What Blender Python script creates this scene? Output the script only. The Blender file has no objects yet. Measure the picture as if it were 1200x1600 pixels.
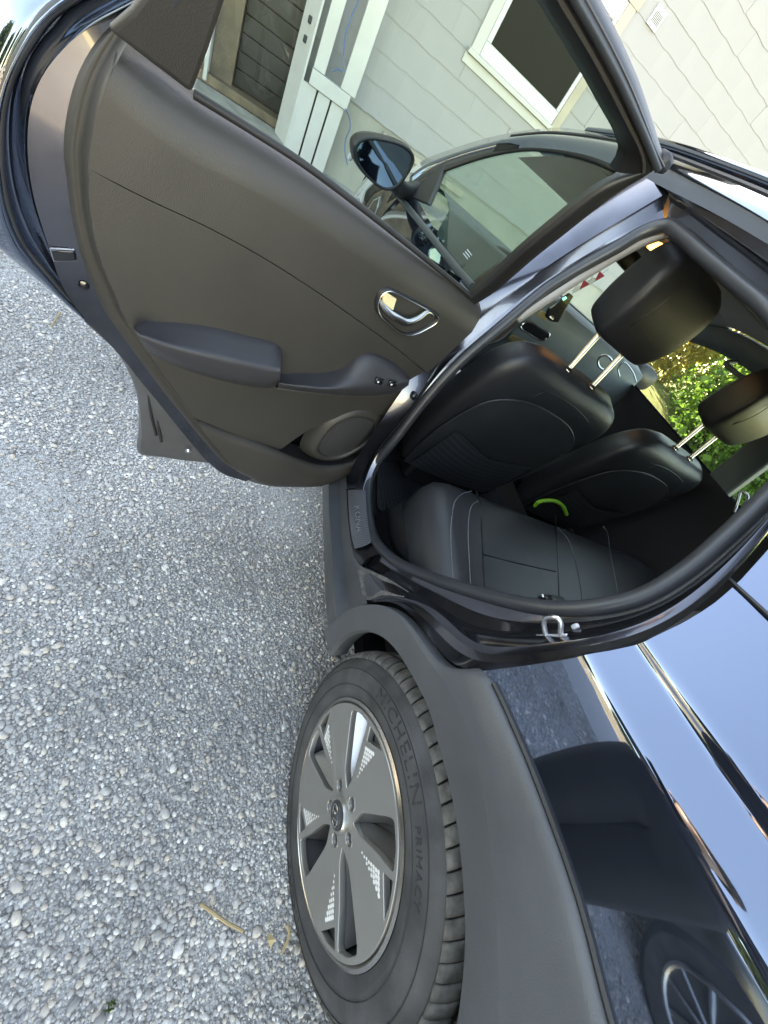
import bpy, bmesh, math, random
import numpy as np
from mathutils import Vector, Matrix

# ---------------------------------------------------------------- camera, world, sun, exposure
scene = bpy.context.scene
COL = scene.collection
CAM = np.array([0.00776, -1.3926, 1.28147])
FPX = 610.54
ROT = np.array([[0.12220281, 0.82859845, 0.54634338],      # image right
                [0.78697063, 0.25452534, -0.56204456],     # image down
                [-0.60476748, 0.49863962, -0.62097893]])   # view direction
cam_data = bpy.data.cameras.new('camera')
cam_data.sensor_fit = 'VERTICAL'
cam_data.sensor_height = 24.0
cam_data.lens = FPX * 24.0 / 1600.0
cam_data.clip_start = 0.02
cam_data.clip_end = 2000.0
cam = bpy.data.objects.new('camera', cam_data)
COL.objects.link(cam)
m = Matrix.Identity(4)
for i in range(3):
    m[i][0] = ROT[0][i]; m[i][1] = -ROT[1][i]; m[i][2] = -ROT[2][i]; m[i][3] = CAM[i]
cam.matrix_world = m
scene.camera = cam

SUN_EL = math.radians(33.0)
SUN_AZ = Vector((-1.0, 0.16, 0)).normalized()              # horizontal direction towards the sun (behind the house)
world = bpy.data.worlds.new('World'); scene.world = world
world.use_nodes = True
wn = world.node_tree
wn.nodes.clear()
w_out = wn.nodes.new('ShaderNodeOutputWorld'); w_bg = wn.nodes.new('ShaderNodeBackground'); w_sky = wn.nodes.new('ShaderNodeTexSky')
w_sky.sky_type = 'NISHITA'; w_sky.sun_disc = False
w_sky.sun_elevation = SUN_EL
w_sky.sun_rotation = math.atan2(SUN_AZ.x, SUN_AZ.y)
w_sky.air_density = 1.0; w_sky.dust_density = .25; w_sky.ozone_density = 1.0
w_bg.inputs[1].default_value = 0.13
wn.links.new(w_sky.outputs[0], w_bg.inputs[0]); wn.links.new(w_bg.outputs[0], w_out.inputs[0])
sun_data = bpy.data.lights.new('sun', 'SUN'); sun_data.energy = 4.0; sun_data.angle = math.radians(0.53); sun_data.color = (1.0, 0.95, 0.86)
sun = bpy.data.objects.new('sun', sun_data); COL.objects.link(sun)
sdir = Vector((SUN_AZ.x * math.cos(SUN_EL), SUN_AZ.y * math.cos(SUN_EL), math.sin(SUN_EL)))
sun.rotation_euler = sdir.to_track_quat('Z', 'Y').to_euler(); sun.location = sdir * 30
vs = scene.view_settings
vs.view_transform = 'Standard'; vs.look = 'None'; vs.gamma = 1.0; vs.exposure = 3.62; vs.use_curve_mapping = False
try:
    vs.use_white_balance = True; vs.white_balance_temperature = 10600; vs.white_balance_tint = 13
except Exception:
    pass
scene.cycles.max_bounces = 8; scene.cycles.transparent_max_bounces = 12
random.seed(7); rng = np.random.default_rng(7)

# ---------------------------------------------------------------- geometry helpers
def V(*a): return np.array(a, float)
def ray(u, v):
    d = ROT.T @ V((u - 600) / FPX, (v - 800) / FPX, 1.0)
    return d / np.linalg.norm(d)
def on_plane(u, v, p0, n):
    d = ray(u, v); n = np.asarray(n, float)
    return CAM + d * ((np.asarray(p0, float) - CAM) @ n) / (d @ n)
def atx(u, v, x): return on_plane(u, v, (x, 0, 0), (1, 0, 0))
def aty(u, v, y): return on_plane(u, v, (0, y, 0), (0, 1, 0))
def atz(u, v, z): return on_plane(u, v, (0, 0, z), (0, 0, 1))
ZA = [0, .25, .5, .75, .90, .98, 1.1, 1.2, 1.4, 1.48, 1.53, 1.57]
YA = [.885, .895, .90, .895, .882, .862, .81, .765, .665, .62, .575, .52]
def half_width(z): return np.interp(z, ZA, YA)
_t = np.linspace(.05, 6, 3000)
def side(u, v, inset=0.0):
    """where the line of sight meets the flank of the car, `inset` metres inside its outer skin"""
    P = CAM + _t[:, None] * ray(u, v)
    g = P[:, 1] + half_width(P[:, 2]) - inset
    i = np.where((g[:-1] < 0) & (g[1:] >= 0))[0]
    if len(i) == 0: return P[np.abs(g).argmin()]
    k = i[0]; w = g[k] / (g[k] - g[k + 1]); return P[k] * (1 - w) + P[k + 1] * w
def sides(pts, inset=0.0): return [side(p[0], p[1], p[2] if len(p) > 2 else inset) for p in pts]
# open rear door: s = distance from the hinge, d = depth towards the inner trim, z = height
HINGE = V(-1.03, -.85, 0)
TH = math.radians(73.0)
DS = V(math.cos(TH), -math.sin(TH), 0); DN = V(math.sin(TH), math.cos(TH), 0)
LEAN = .42; BELT = 1.06
def door_pt(s, d, z): return HINGE + DS * s + DN * d + V(0, 0, z)
def door(u, v, d): return on_plane(u, v, HINGE + DN * d, DN)
def doors(pts, d): return [door(p[0], p[1], p[2] if len(p) > 2 else d) for p in pts]
def door_up(u, v, d): return on_plane(u, v, HINGE + DN * d + V(0, 0, BELT), DN - V(0, 0, LEAN))
def door_ups(pts, d): return [door_up(p[0], p[1], p[2] if len(p) > 2 else d) for p in pts]
# house: stands in front of the car on the slope, a = along the wall, b = up, c = out of the wall
_a3 = math.radians(3.0); PITCH = np.array([[math.cos(_a3), 0, math.sin(_a3)], [0, 1, 0], [-math.sin(_a3), 0, math.cos(_a3)]])
_r = math.radians(4.3)
HA = PITCH @ V(0, math.cos(_r), math.sin(_r)); HB = PITCH @ V(0, -math.sin(_r), math.cos(_r)); HN = PITCH @ V(1, 0, 0)
HO = PITCH @ (V(-6, 0, 0) - V(0, 0, .334)) + V(0, 0, .334)
def hp(a, b, c=0.0): return HO + HA * a + HB * b + HN * c
def hq(u, v, c=0.0):
    P = on_plane(u, v, HO + HN * c, HN) - HO
    return P @ HA, P @ HB

def spline(pts, n, closed=False):
    """smooth curve through points, n samples evenly along it"""
    P = np.array(pts, float)
    if len(P) == 2 and not closed:
        return P[0] + (P[1] - P[0]) * np.linspace(0, 1, n)[:, None]
    Q = np.vstack([P[-1], P, P[0], P[1]]) if closed else np.vstack([2 * P[0] - P[1], P, 2 * P[-1] - P[-2]])
    out = []
    for i in range(1, len(Q) - 2):
        p0, p1, p2, p3 = Q[i - 1], Q[i], Q[i + 1], Q[i + 2]
        t = np.linspace(0, 1, 14, endpoint=False)[:, None]
        a = np.linalg.norm(p2 - p1) ** .5 + 1e-9
        b0 = np.linalg.norm(p1 - p0) ** .5 + 1e-9; b1 = np.linalg.norm(p3 - p2) ** .5 + 1e-9
        m1 = (p2 - p1) + a * ((p1 - p0) / b0 - (p2 - p0) / (b0 + a)) if b0 > 1e-6 else p2 - p1
        m2 = (p2 - p1) + a * ((p3 - p2) / b1 - (p3 - p1) / (a + b1)) if b1 > 1e-6 else p2 - p1
        out.append((2 * t**3 - 3 * t**2 + 1) * p1 + (t**3 - 2 * t**2 + t) * m1 + (-2 * t**3 + 3 * t**2) * p2 + (t**3 - t**2) * m2)
    out = np.vstack(out + [Q[-2][None]])
    L = np.r_[0, np.cumsum(np.linalg.norm(np.diff(out, axis=0), axis=1))]
    x = np.linspace(0, L[-1], n + 1)[:-1] if closed else np.linspace(0, L[-1], n)
    return np.stack([np.interp(x, L, out[:, k]) for k in range(out.shape[1])], 1)

def mesh_obj(name, verts, faces, mat, parent=None, smooth=True, angle=None):
    me = bpy.data.meshes.new(name)
    me.from_pydata([tuple(map(float, v)) for v in verts], [], [tuple(map(int, f)) for f in faces])
    me.update()
    if smooth:
        me.polygons.foreach_set('use_smooth', [True] * len(me.polygons))
        if angle is not None: me.set_sharp_from_angle(angle=math.radians(angle))
    o = bpy.data.objects.new(name, me); COL.objects.link(o)
    if mat is not None: me.materials.append(mat)
    if parent is not None: o.parent = parent
    return o
def recalc(o):
    bm = bmesh.new(); bm.from_mesh(o.data); bmesh.ops.recalc_face_normals(bm, faces=bm.faces); bm.to_mesh(o.data); bm.free()
def thicken(o, t, offset=0.0):
    md = o.modifiers.new('thick', 'SOLIDIFY'); md.thickness = t; md.offset = offset; return o
def rounded(o, w, seg=2, angle=35):
    md = o.modifiers.new('bevel', 'BEVEL'); md.width = w; md.segments = seg; md.limit_method = 'ANGLE'; md.angle_limit = math.radians(angle); return o
def loft(name, rails, mat, parent=None, n=40, closed=False, thick=0.0, angle=None, smooth_across=0, relax=0):
    R = [spline(r, n, closed) for r in rails]
    for _ in range(relax):          # even out small wobbles along the rails
        R = [np.vstack([q[:1], (q[:-2] + 2 * q[1:-1] + q[2:]) / 4, q[-1:]]) for q in R]
    if smooth_across:
        R = list(np.stack([spline(np.array(R)[:, k], smooth_across) for k in range(len(R[0]))], 1))
    m_ = len(R); verts = np.vstack(R); faces = []
    nn = n if closed else n - 1
    for i in range(m_ - 1):
        for j in range(nn):
            k = (j + 1) % n
            faces.append((i * n + j, i * n + k, (i + 1) * n + k, (i + 1) * n + j))
    o = mesh_obj(name, verts, faces, mat, parent, True, angle)
    if thick: thicken(o, thick)
    return o
def tube(name, pts, r, mat, parent=None, n=8, closed=False, samples=None, squash=None, cap=True):
    P = spline(pts, samples, closed) if samples else np.array(pts, float)
    m_ = len(P); rr = np.ones(m_) * r if np.isscalar(r) else np.interp(np.linspace(0, 1, m_), np.linspace(0, 1, len(r)), r)
    T = np.gradient(P, axis=0) if not closed else np.roll(P, -1, 0) - np.roll(P, 1, 0)
    T /= np.linalg.norm(T, axis=1)[:, None] + 1e-12
    up = V(0, 0, 1) if abs(T[0][2]) < .9 else V(1, 0, 0)
    N = np.cross(T[0], up); N /= np.linalg.norm(N); verts = []; faces = []
    for i in range(m_):
        N = N - T[i] * (N @ T[i]); N /= np.linalg.norm(N) + 1e-12; B = np.cross(T[i], N)
        for k in range(n):
            a = 2 * math.pi * k / n; verts.append(P[i] + rr[i] * (math.cos(a) * N + math.sin(a) * B))
    for i in range(m_ if closed else m_ - 1):
        j = (i + 1) % m_
        for k in range(n):
            l = (k + 1) % n; faces.append((i * n + k, i * n + l, j * n + l, j * n + k))
    if cap and not closed:
        faces.append(tuple(range(n))[::-1]); faces.append(tuple((m_ - 1) * n + k for k in range(n)))
    return mesh_obj(name, verts, faces, mat, parent, True, 50)
def slab(name, poly, depth, mat, parent=None, bevel=0.0, seg=2, smooth=True):
    """polygon pushed along the vector `depth`"""
    P = np.array(poly, float); n = len(P); D_ = np.asarray(depth, float)
    verts = np.vstack([P, P + D_])
    faces = [tuple(range(n)), tuple(range(n, 2 * n))[::-1]] + [(i, i + n, (i + 1) % n + n, (i + 1) % n) for i in range(n)]
    o = mesh_obj(name, verts, faces, mat, parent, smooth, 35); recalc(o)
    if smooth: o.data.set_sharp_from_angle(angle=math.radians(35))
    if bevel: rounded(o, bevel, seg)
    return o
def box(name, c, size, mat, parent=None, bevel=0.0, axes=None, seg=2):
    A = np.eye(3) if axes is None else np.array(axes)     # rows = axes
    c = np.asarray(c, float); s = np.asarray(size, float) / 2
    verts = [c + A[0] * sx * s[0] + A[1] * sy * s[1] + A[2] * sz * s[2] for sx in (-1, 1) for sy in (-1, 1) for sz in (-1, 1)]
    faces = [(0, 1, 3, 2), (4, 6, 7, 5), (0, 4, 5, 1), (2, 3, 7, 6), (0, 2, 6, 4), (1, 5, 7, 3)]
    o = mesh_obj(name, verts, faces, mat, parent, bool(bevel), 40); recalc(o)
    if bevel: rounded(o, bevel, seg)
    return o
def hbox(name, a0, a1, b0, b1, c0, c1, mat, parent=None, bevel=0.0):
    return box(name, hp((a0 + a1) / 2, (b0 + b1) / 2, (c0 + c1) / 2), (a1 - a0, b1 - b0, c1 - c0), mat, parent, bevel, [HA, HB, HN])
def blob(name, secs, mat, parent=None, n=28, power=3.0, capped=True, samples=None, frame=None):
    """loft of superellipse sections: (centre, half_a, half_b, axis_a, axis_b)"""
    rows = []
    for (c, ha, hb, ea, eb) in secs:
        t = np.linspace(0, 2 * math.pi, n, endpoint=False)
        ca, sa = np.cos(t), np.sin(t)
        x = np.sign(ca) * np.abs(ca) ** (2 / power) * ha; y = np.sign(sa) * np.abs(sa) ** (2 / power) * hb
        rows.append(np.asarray(c, float) + x[:, None] * np.asarray(ea, float) + y[:, None] * np.asarray(eb, float))
    R = np.array(rows)
    if samples: R = np.stack([spline(R[:, k], samples) for k in range(n)], 1)
    m_ = len(R); verts = list(R.reshape(-1, 3)); faces = []
    for i in range(m_ - 1):
        for k in range(n):
            l = (k + 1) % n; faces.append((i * n + k, i * n + l, (i + 1) * n + l, (i + 1) * n + k))
    if capped:
        for i in (0, m_ - 1):
            verts.append(R[i].mean(0)); c = len(verts) - 1
            for k in range(n): faces.append((i * n + k, i * n + (k + 1) % n, c))
    o = mesh_obj(name, verts, faces, mat, parent, True, None); recalc(o); return o
def lathe(name, prof, mat, parent=None, n=96, centre=(0, 0, .334), angle=40, closed=False):
    """profile (radius, y) turned about the wheel axis"""
    verts = []; faces = []; m_ = len(prof)
    for k in range(n):
        a = 2 * math.pi * k / n
        for r, y in prof: verts.append((centre[0] + r * math.cos(a), centre[1] + y, centre[2] + r * math.sin(a)))
    for k in range(n):
        l = (k + 1) % n
        for i in range(m_ if closed else m_ - 1):
            j = (i + 1) % m_; faces.append((k * m_ + i, k * m_ + j, l * m_ + j, l * m_ + i))
    return mesh_obj(name, verts, faces, mat, parent, True, angle)
def text_mesh(name, body, size, fn, mat, parent=None, extrude=.001, spacing=1.0):
    """flat lettering turned into a mesh whose points go through fn(x, y, depth)"""
    cu = bpy.data.curves.new(name, 'FONT'); cu.body = body; cu.size = size; cu.extrude = extrude; cu.align_x = 'CENTER'; cu.align_y = 'CENTER'; cu.space_character = spacing; cu.resolution_u = 3
    tmp = bpy.data.objects.new(name, cu); COL.objects.link(tmp)
    dg = bpy.context.evaluated_depsgraph_get(); me0 = tmp.evaluated_get(dg).to_mesh()
    verts = [fn(v.co.x, v.co.y, v.co.z) for v in me0.vertices]; faces = [tuple(p.vertices) for p in me0.polygons]
    tmp.evaluated_get(dg).to_mesh_clear(); bpy.data.objects.remove(tmp); bpy.data.curves.remove(cu)
    return mesh_obj(name, verts, faces, mat, parent, False)
def empty(name, loc=(0, 0, 0)):
    o = bpy.data.objects.new(name, None); COL.objects.link(o); o.location = loc; o.empty_display_size = .2; return o
def tag(o, label, cat, group=None, kind=None):
    if label: o['label'] = label
    if cat: o['category'] = cat
    if group: o['group'] = group
    if kind: o['kind'] = kind
    return o

# ---------------------------------------------------------------- materials
def mat(name, col, rough=.5, metal=0.0, coat=0.0, var=.12, vscale=6.0, bump=0.0, bscale=80.0, spec=.5, rvar=0.0, coat_rough=.03, sheen=0.0, emit=None, emit_s=0.0, flake=False):
    mt = bpy.data.materials.new(name); mt.use_nodes = True
    nt = mt.node_tree; b = nt.nodes['Principled BSDF']; L = nt.links
    tc = nt.nodes.new('ShaderNodeTexCoord')
    nz = nt.nodes.new('ShaderNodeTexNoise'); nz.inputs['Scale'].default_value = vscale; nz.inputs['Detail'].default_value = 5
    L.new(tc.outputs['Object'], nz.inputs['Vector'])
    cr = nt.nodes.new('ShaderNodeValToRGB')
    c = np.array(col, float)
    cr.color_ramp.elements[0].position = .3; cr.color_ramp.elements[1].position = .7
    cr.color_ramp.elements[0].color = (*np.clip(c * (1 - var), 0, 1), 1); cr.color_ramp.elements[1].color = (*np.clip(c * (1 + var), 0, 1), 1)
    L.new(nz.outputs['Fac'], cr.inputs['Fac']); L.new(cr.outputs['Color'], b.inputs['Base Color'])
    b.inputs['Roughness'].default_value = rough; b.inputs['Metallic'].default_value = metal
    b.inputs['Specular IOR Level'].default_value = spec
    b.inputs['Coat Weight'].default_value = coat; b.inputs['Coat Roughness'].default_value = coat_rough
    if rvar:
        mr = nt.nodes.new('ShaderNodeMapRange'); mr.inputs['To Min'].default_value = max(0, rough - rvar); mr.inputs['To Max'].default_value = min(1, rough + rvar)
        n2 = nt.nodes.new('ShaderNodeTexNoise'); n2.inputs['Scale'].default_value = vscale * 2.3; n2.inputs['Detail'].default_value = 6
        L.new(tc.outputs['Object'], n2.inputs['Vector']); L.new(n2.outputs['Fac'], mr.inputs['Value']); L.new(mr.outputs['Result'], b.inputs['Roughness'])
    if bump:
        n3 = nt.nodes.new('ShaderNodeTexNoise'); n3.inputs['Scale'].default_value = bscale; n3.inputs['Detail'].default_value = 3
        bp = nt.nodes.new('ShaderNodeBump'); bp.inputs['Strength'].default_value = bump; bp.inputs['Distance'].default_value = .002
        L.new(tc.outputs['Object'], n3.inputs['Vector']); L.new(n3.outputs['Fac'], bp.inputs['Height']); L.new(bp.outputs['Normal'], b.inputs['Normal'])
    if emit:
        b.inputs['Emission Color'].default_value = (*emit, 1); b.inputs['Emission Strength'].default_value = emit_s
    return mt
def glass_mat(name, tint, refl_ior=1.5, rough=0.0):
    mt = bpy.data.materials.new(name); mt.use_nodes = True; nt = mt.node_tree; nt.nodes.clear(); L = nt.links
    out = nt.nodes.new('ShaderNodeOutputMaterial'); mix = nt.nodes.new('ShaderNodeMixShader'); tr = nt.nodes.new('ShaderNodeBsdfTransparent'); gl = nt.nodes.new('ShaderNodeBsdfGlossy'); fr = nt.nodes.new('ShaderNodeFresnel')
    tr.inputs[0].default_value = (*tint, 1); gl.inputs['Roughness'].default_value = rough; fr.inputs[0].default_value = refl_ior
    geo = nt.nodes.new('ShaderNodeNewGeometry'); mm = nt.nodes.new('ShaderNodeMath'); mm.operation = 'MULTIPLY'; mm.inputs[1].default_value = 1.7
    L.new(fr.outputs[0], mm.inputs[0]); L.new(mm.outputs[0], mix.inputs[0]); L.new(tr.outputs[0], mix.inputs[1]); L.new(gl.outputs[0], mix.inputs[2]); L.new(mix.outputs[0], out.inputs[0])
    # same reflectance from both sides of the thin pane
    vm = nt.nodes.new('ShaderNodeVectorMath'); vm.operation = 'DOT_PRODUCT'
    L.new(geo.outputs['Normal'], vm.inputs[0]); L.new(geo.outputs['Incoming'], vm.inputs[1])
    ab = nt.nodes.new('ShaderNodeMath'); ab.operation = 'ABSOLUTE'; L.new(vm.outputs['Value'], ab.inputs[0])
    om = nt.nodes.new('ShaderNodeMath'); om.operation = 'SUBTRACT'; om.inputs[0].default_value = 1.0; L.new(ab.outputs[0], om.inputs[1])
    pw = nt.nodes.new('ShaderNodeMath'); pw.operation = 'POWER'; pw.inputs[1].default_value = 5.0; L.new(om.outputs[0], pw.inputs[0])
    ma = nt.nodes.new('ShaderNodeMath'); ma.operation = 'MULTIPLY_ADD'; ma.inputs[1].default_value = .88; ma.inputs[2].default_value = .075; L.new(pw.outputs[0], ma.inputs[0])
    L.new(ma.outputs[0], mix.inputs[0]); nt.nodes.remove(fr); nt.nodes.remove(mm)
    return mt
M_paint = mat('dark_car_paint', (.12, .155, .215), .03, .95, 1.0, .03, 3, coat_rough=.0)
M_jamb = mat('dark_jamb_paint', (.085, .09, .11), .22, .95, .8, .3, 9, rvar=.08, coat_rough=.05)
M_clad = mat('grey_cladding', (.058, .062, .067), .44, 0, 0, .18, 5, .22, 600, rvar=.1)
M_rubber = mat('black_rubber', (.016, .016, .018), .55, 0, 0, .2, 12, .15, 300)
M_seal = mat('door_seal_rubber', (.03, .033, .038), .36, 0, 0, .15, 14, .1, 300)
M_trim = mat('door_trim_plastic', (.037, .034, .030), .43, 0, 0, .1, 8, .28, 700, rvar=.06)
M_trim2 = mat('armrest_padding', (.032, .032, .037), .42, 0, 0, .1, 8, .3, 700)
M_black = mat('black_plastic', (.012, .012, .013), .42, 0, 0, .15, 10, .2, 900)
M_gloss = mat('gloss_black', (.008, .008, .01), .12, 0, .6, .1, 10)
M_chrome = mat('satin_chrome', (.55, .55, .54), .22, 1.0, 0, .05, 10)
M_steel = mat('bright_steel', (.62, .63, .66), .28, 1.0, 0, .1, 30, rvar=.1)
M_leather = mat('black_leather', (.022, .023, .026), .36, 0, 0, .15, 10, .35, 420, rvar=.06)
M_leather2 = mat('charcoal_leather', (.032, .033, .036), .38, 0, 0, .15, 10, .35, 520, rvar=.05)
M_stitch = mat('grey_thread', (.16, .17, .18), .7, 0, 0, .2, 200)
M_carpet = mat('black_carpet', (.008, .009, .011), .95, 0, 0, .3, 60, .6, 300)
M_liner = mat('pale_grey_headliner', (.30, .29, .28), .9, 0, 0, .06, 12, .2, 600)
M_dash = mat('slate_dashboard', (.115, .145, .155), .55, 0, 0, .1, 8, .3, 700)
M_glass = glass_mat('tinted_window_glass', (.70, .80, .74))
M_wshield = glass_mat('windscreen_glass', (.80, .90, .86))
M_mirror = mat('mirror_silver', (.22, .28, .32), .03, 1.0, 0, .02, 5)
M_amber = mat('lit_amber_lamp', (.9, .5, .15), .4, emit=(1, .52, .16), emit_s=.7)
M_green = mat('lime_plastic', (.25, .62, .05), .35)

# ---------------------------------------------------------------- setting: ground, gravel, lawn
def ground_h(x, y):
    t = np.clip((-x - 3.0) / 2.9, 0, 1); t = t * t * (3 - 2 * t)
    return t * (.335 + .075 * np.clip(y, -4, 6))
def ground_mat():
    mt = bpy.data.materials.new('gravel_bed'); mt.use_nodes = True; nt = mt.node_tree; b = nt.nodes['Principled BSDF']; L = nt.links
    tc = nt.nodes.new('ShaderNodeTexCoord')
    vo = nt.nodes.new('ShaderNodeTexVoronoi'); vo.inputs['Scale'].default_value = 230
    L.new(tc.outputs['Object'], vo.inputs['Vector'])
    sep = nt.nodes.new('ShaderNodeSeparateColor'); L.new(vo.outputs['Color'], sep.inputs[0])
    cr = nt.nodes.new('ShaderNodeValToRGB'); e = cr.color_ramp.elements
    e[0].color = (.21, .21, .205, 1); e[1].color = (.54, .53, .50, 1); e[1].position = .95
    x = e.new(.5); x.color = (.34, .335, .325, 1)
    L.new(sep.outputs[0], cr.inputs['Fac'])
    nz = nt.nodes.new('ShaderNodeTexNoise'); nz.inputs['Scale'].default_value = .5; nz.inputs['Detail'].default_value = 6
    L.new(tc.outputs['Object'], nz.inputs['Vector'])
    # dry tan verge further out, gravel near the cars
    gr = nt.nodes.new('ShaderNodeSeparateXYZ'); L.new(tc.outputs['Object'], gr.inputs[0])
    ad = nt.nodes.new('ShaderNodeMath'); ad.operation = 'MULTIPLY_ADD'; ad.inputs[1].default_value = 2.2; L.new(nz.outputs['Fac'], ad.inputs[0]); L.new(gr.outputs['Y'], ad.inputs[2])
    mr = nt.nodes.new('ShaderNodeMapRange'); mr.inputs['From Min'].default_value = -9.4; mr.inputs['From Max'].default_value = -8.6; mr.inputs['To Min'].default_value = 1; mr.inputs['To Max'].default_value = 0
    L.new(ad.outputs[0], mr.inputs['Value'])
    n2 = nt.nodes.new('ShaderNodeTexNoise'); n2.inputs['Scale'].default_value = 3; n2.inputs['Detail'].default_value = 8; L.new(tc.outputs['Object'], n2.inputs['Vector'])
    c2 = nt.nodes.new('ShaderNodeValToRGB'); c2.color_ramp.elements[0].color = (.20, .15, .08, 1); c2.color_ramp.elements[1].color = (.42, .33, .20, 1); L.new(n2.outputs['Fac'], c2.inputs['Fac'])
    mx = nt.nodes.new('ShaderNodeMix'); mx.data_type = 'RGBA'; L.new(mr.outputs['Result'], mx.inputs[0]); L.new(cr.outputs['Color'], mx.inputs[6]); L.new(c2.outputs['Color'], mx.inputs[7])
    m3 = nt.nodes.new('ShaderNodeMapRange'); m3.inputs['From Min'].default_value = 4.4; m3.inputs['From Max'].default_value = 5.4; L.new(ad.outputs[0], m3.inputs['Value'])
    c3 = nt.nodes.new('ShaderNodeValToRGB'); c3.color_ramp.elements[0].color = (.05, .08, .02, 1); c3.color_ramp.elements[1].color = (.16, .17, .05, 1); L.new(n2.outputs['Fac'], c3.inputs['Fac'])
    mx3 = nt.nodes.new('ShaderNodeMix'); mx3.data_type = 'RGBA'; L.new(m3.outputs['Result'], mx3.inputs[0]); L.new(mx.outputs[2], mx3.inputs[6]); L.new(c3.outputs['Color'], mx3.inputs[7])
    L.new(mx3.outputs[2], b.inputs['Base Color']); b.inputs['Roughness'].default_value = .9
    bp = nt.nodes.new('ShaderNodeBump'); bp.inputs['Distance'].default_value = .003; bp.inputs['Strength'].default_value = .8; bp.invert = True
    L.new(vo.outputs['Distance'], bp.inputs['Height']); L.new(bp.outputs['Normal'], b.inputs['Normal'])
    return mt
gx = np.unique(np.r_[np.linspace(-400, -20, 12), np.linspace(-20, -8, 7), np.linspace(-8, -2, 31), np.linspace(-2, 20, 12), np.linspace(20, 400, 12)])
gy = np.unique(np.r_[np.linspace(-400, -20, 12), np.linspace(-20, 20, 41), np.linspace(20, 400, 12)])
GX, GY = np.meshgrid(gx, gy, indexing='ij')
gv = np.stack([GX, GY, ground_h(GX, GY)], -1).reshape(-1, 3)
ny_ = len(gy)
gf = [(i * ny_ + j, (i + 1) * ny_ + j, (i + 1) * ny_ + j + 1, i * ny_ + j + 1) for i in range(len(gx) - 1) for j in range(ny_ - 1)]
ground = mesh_obj('ground', gv, gf, ground_mat()); ground['kind'] = 'structure'

def stone_mat():
    mt = bpy.data.materials.new('river_gravel'); mt.use_nodes = True; nt = mt.node_tree; b = nt.nodes['Principled BSDF']; L = nt.links
    at = nt.nodes.new('ShaderNodeAttribute'); at.attribute_name = 'tone'
    cr = nt.nodes.new('ShaderNodeValToRGB'); cr.color_ramp.interpolation = 'LINEAR'; e = cr.color_ramp.elements
    stops = [(0, (.17, .17, .17)), (.2, (.30, .30, .295)), (.42, (.42, .41, .395)), (.56, (.40, .37, .345)), (.68, (.50, .445, .38)), (.8, (.54, .53, .505)), (.92, (.70, .68, .64)), (1, (.85, .82, .76))]
    e[0].position = 0; e[0].color = (*stops[0][1], 1); e[1].position = 1; e[1].color = (*stops[-1][1], 1)
    for p, c in stops[1:-1]: q = e.new(p); q.color = (*c, 1)
    L.new(at.outputs['Fac'], cr.inputs['Fac'])
    tc = nt.nodes.new('ShaderNodeTexCoord'); nz = nt.nodes.new('ShaderNodeTexNoise'); nz.inputs['Scale'].default_value = 160; nz.inputs['Detail'].default_value = 4
    L.new(tc.outputs['Object'], nz.inputs['Vector'])
    n2 = nt.nodes.new('ShaderNodeTexNoise'); n2.inputs['Scale'].default_value = 2.2; n2.inputs['Detail'].default_value = 5; L.new(tc.outputs['Object'], n2.inputs['Vector'])
    mr = nt.nodes.new('ShaderNodeMapRange'); mr.inputs['To Min'].default_value = .72; mr.inputs['To Max'].default_value = 1.28; L.new(nz.outputs['Fac'], mr.inputs['Value'])
    m2 = nt.nodes.new('ShaderNodeMapRange'); m2.inputs['From Min'].default_value = .35; m2.inputs['From Max'].default_value = .65; m2.inputs['To Min'].default_value = .80; m2.inputs['To Max'].default_value = 1.24; L.new(n2.outputs['Fac'], m2.inputs['Value'])
    mu = nt.nodes.new('ShaderNodeMath'); mu.operation = 'MULTIPLY'; L.new(mr.outputs[0], mu.inputs[0]); L.new(m2.outputs[0], mu.inputs[1])
    vm = nt.nodes.new('ShaderNodeVectorMath'); vm.operation = 'SCALE'; L.new(cr.outputs['Color'], vm.inputs[0]); L.new(mu.outputs[0], vm.inputs['Scale'])
    L.new(vm.outputs[0], b.inputs['Base Color']); b.inputs['Roughness'].default_value = .75
    return mt
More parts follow.
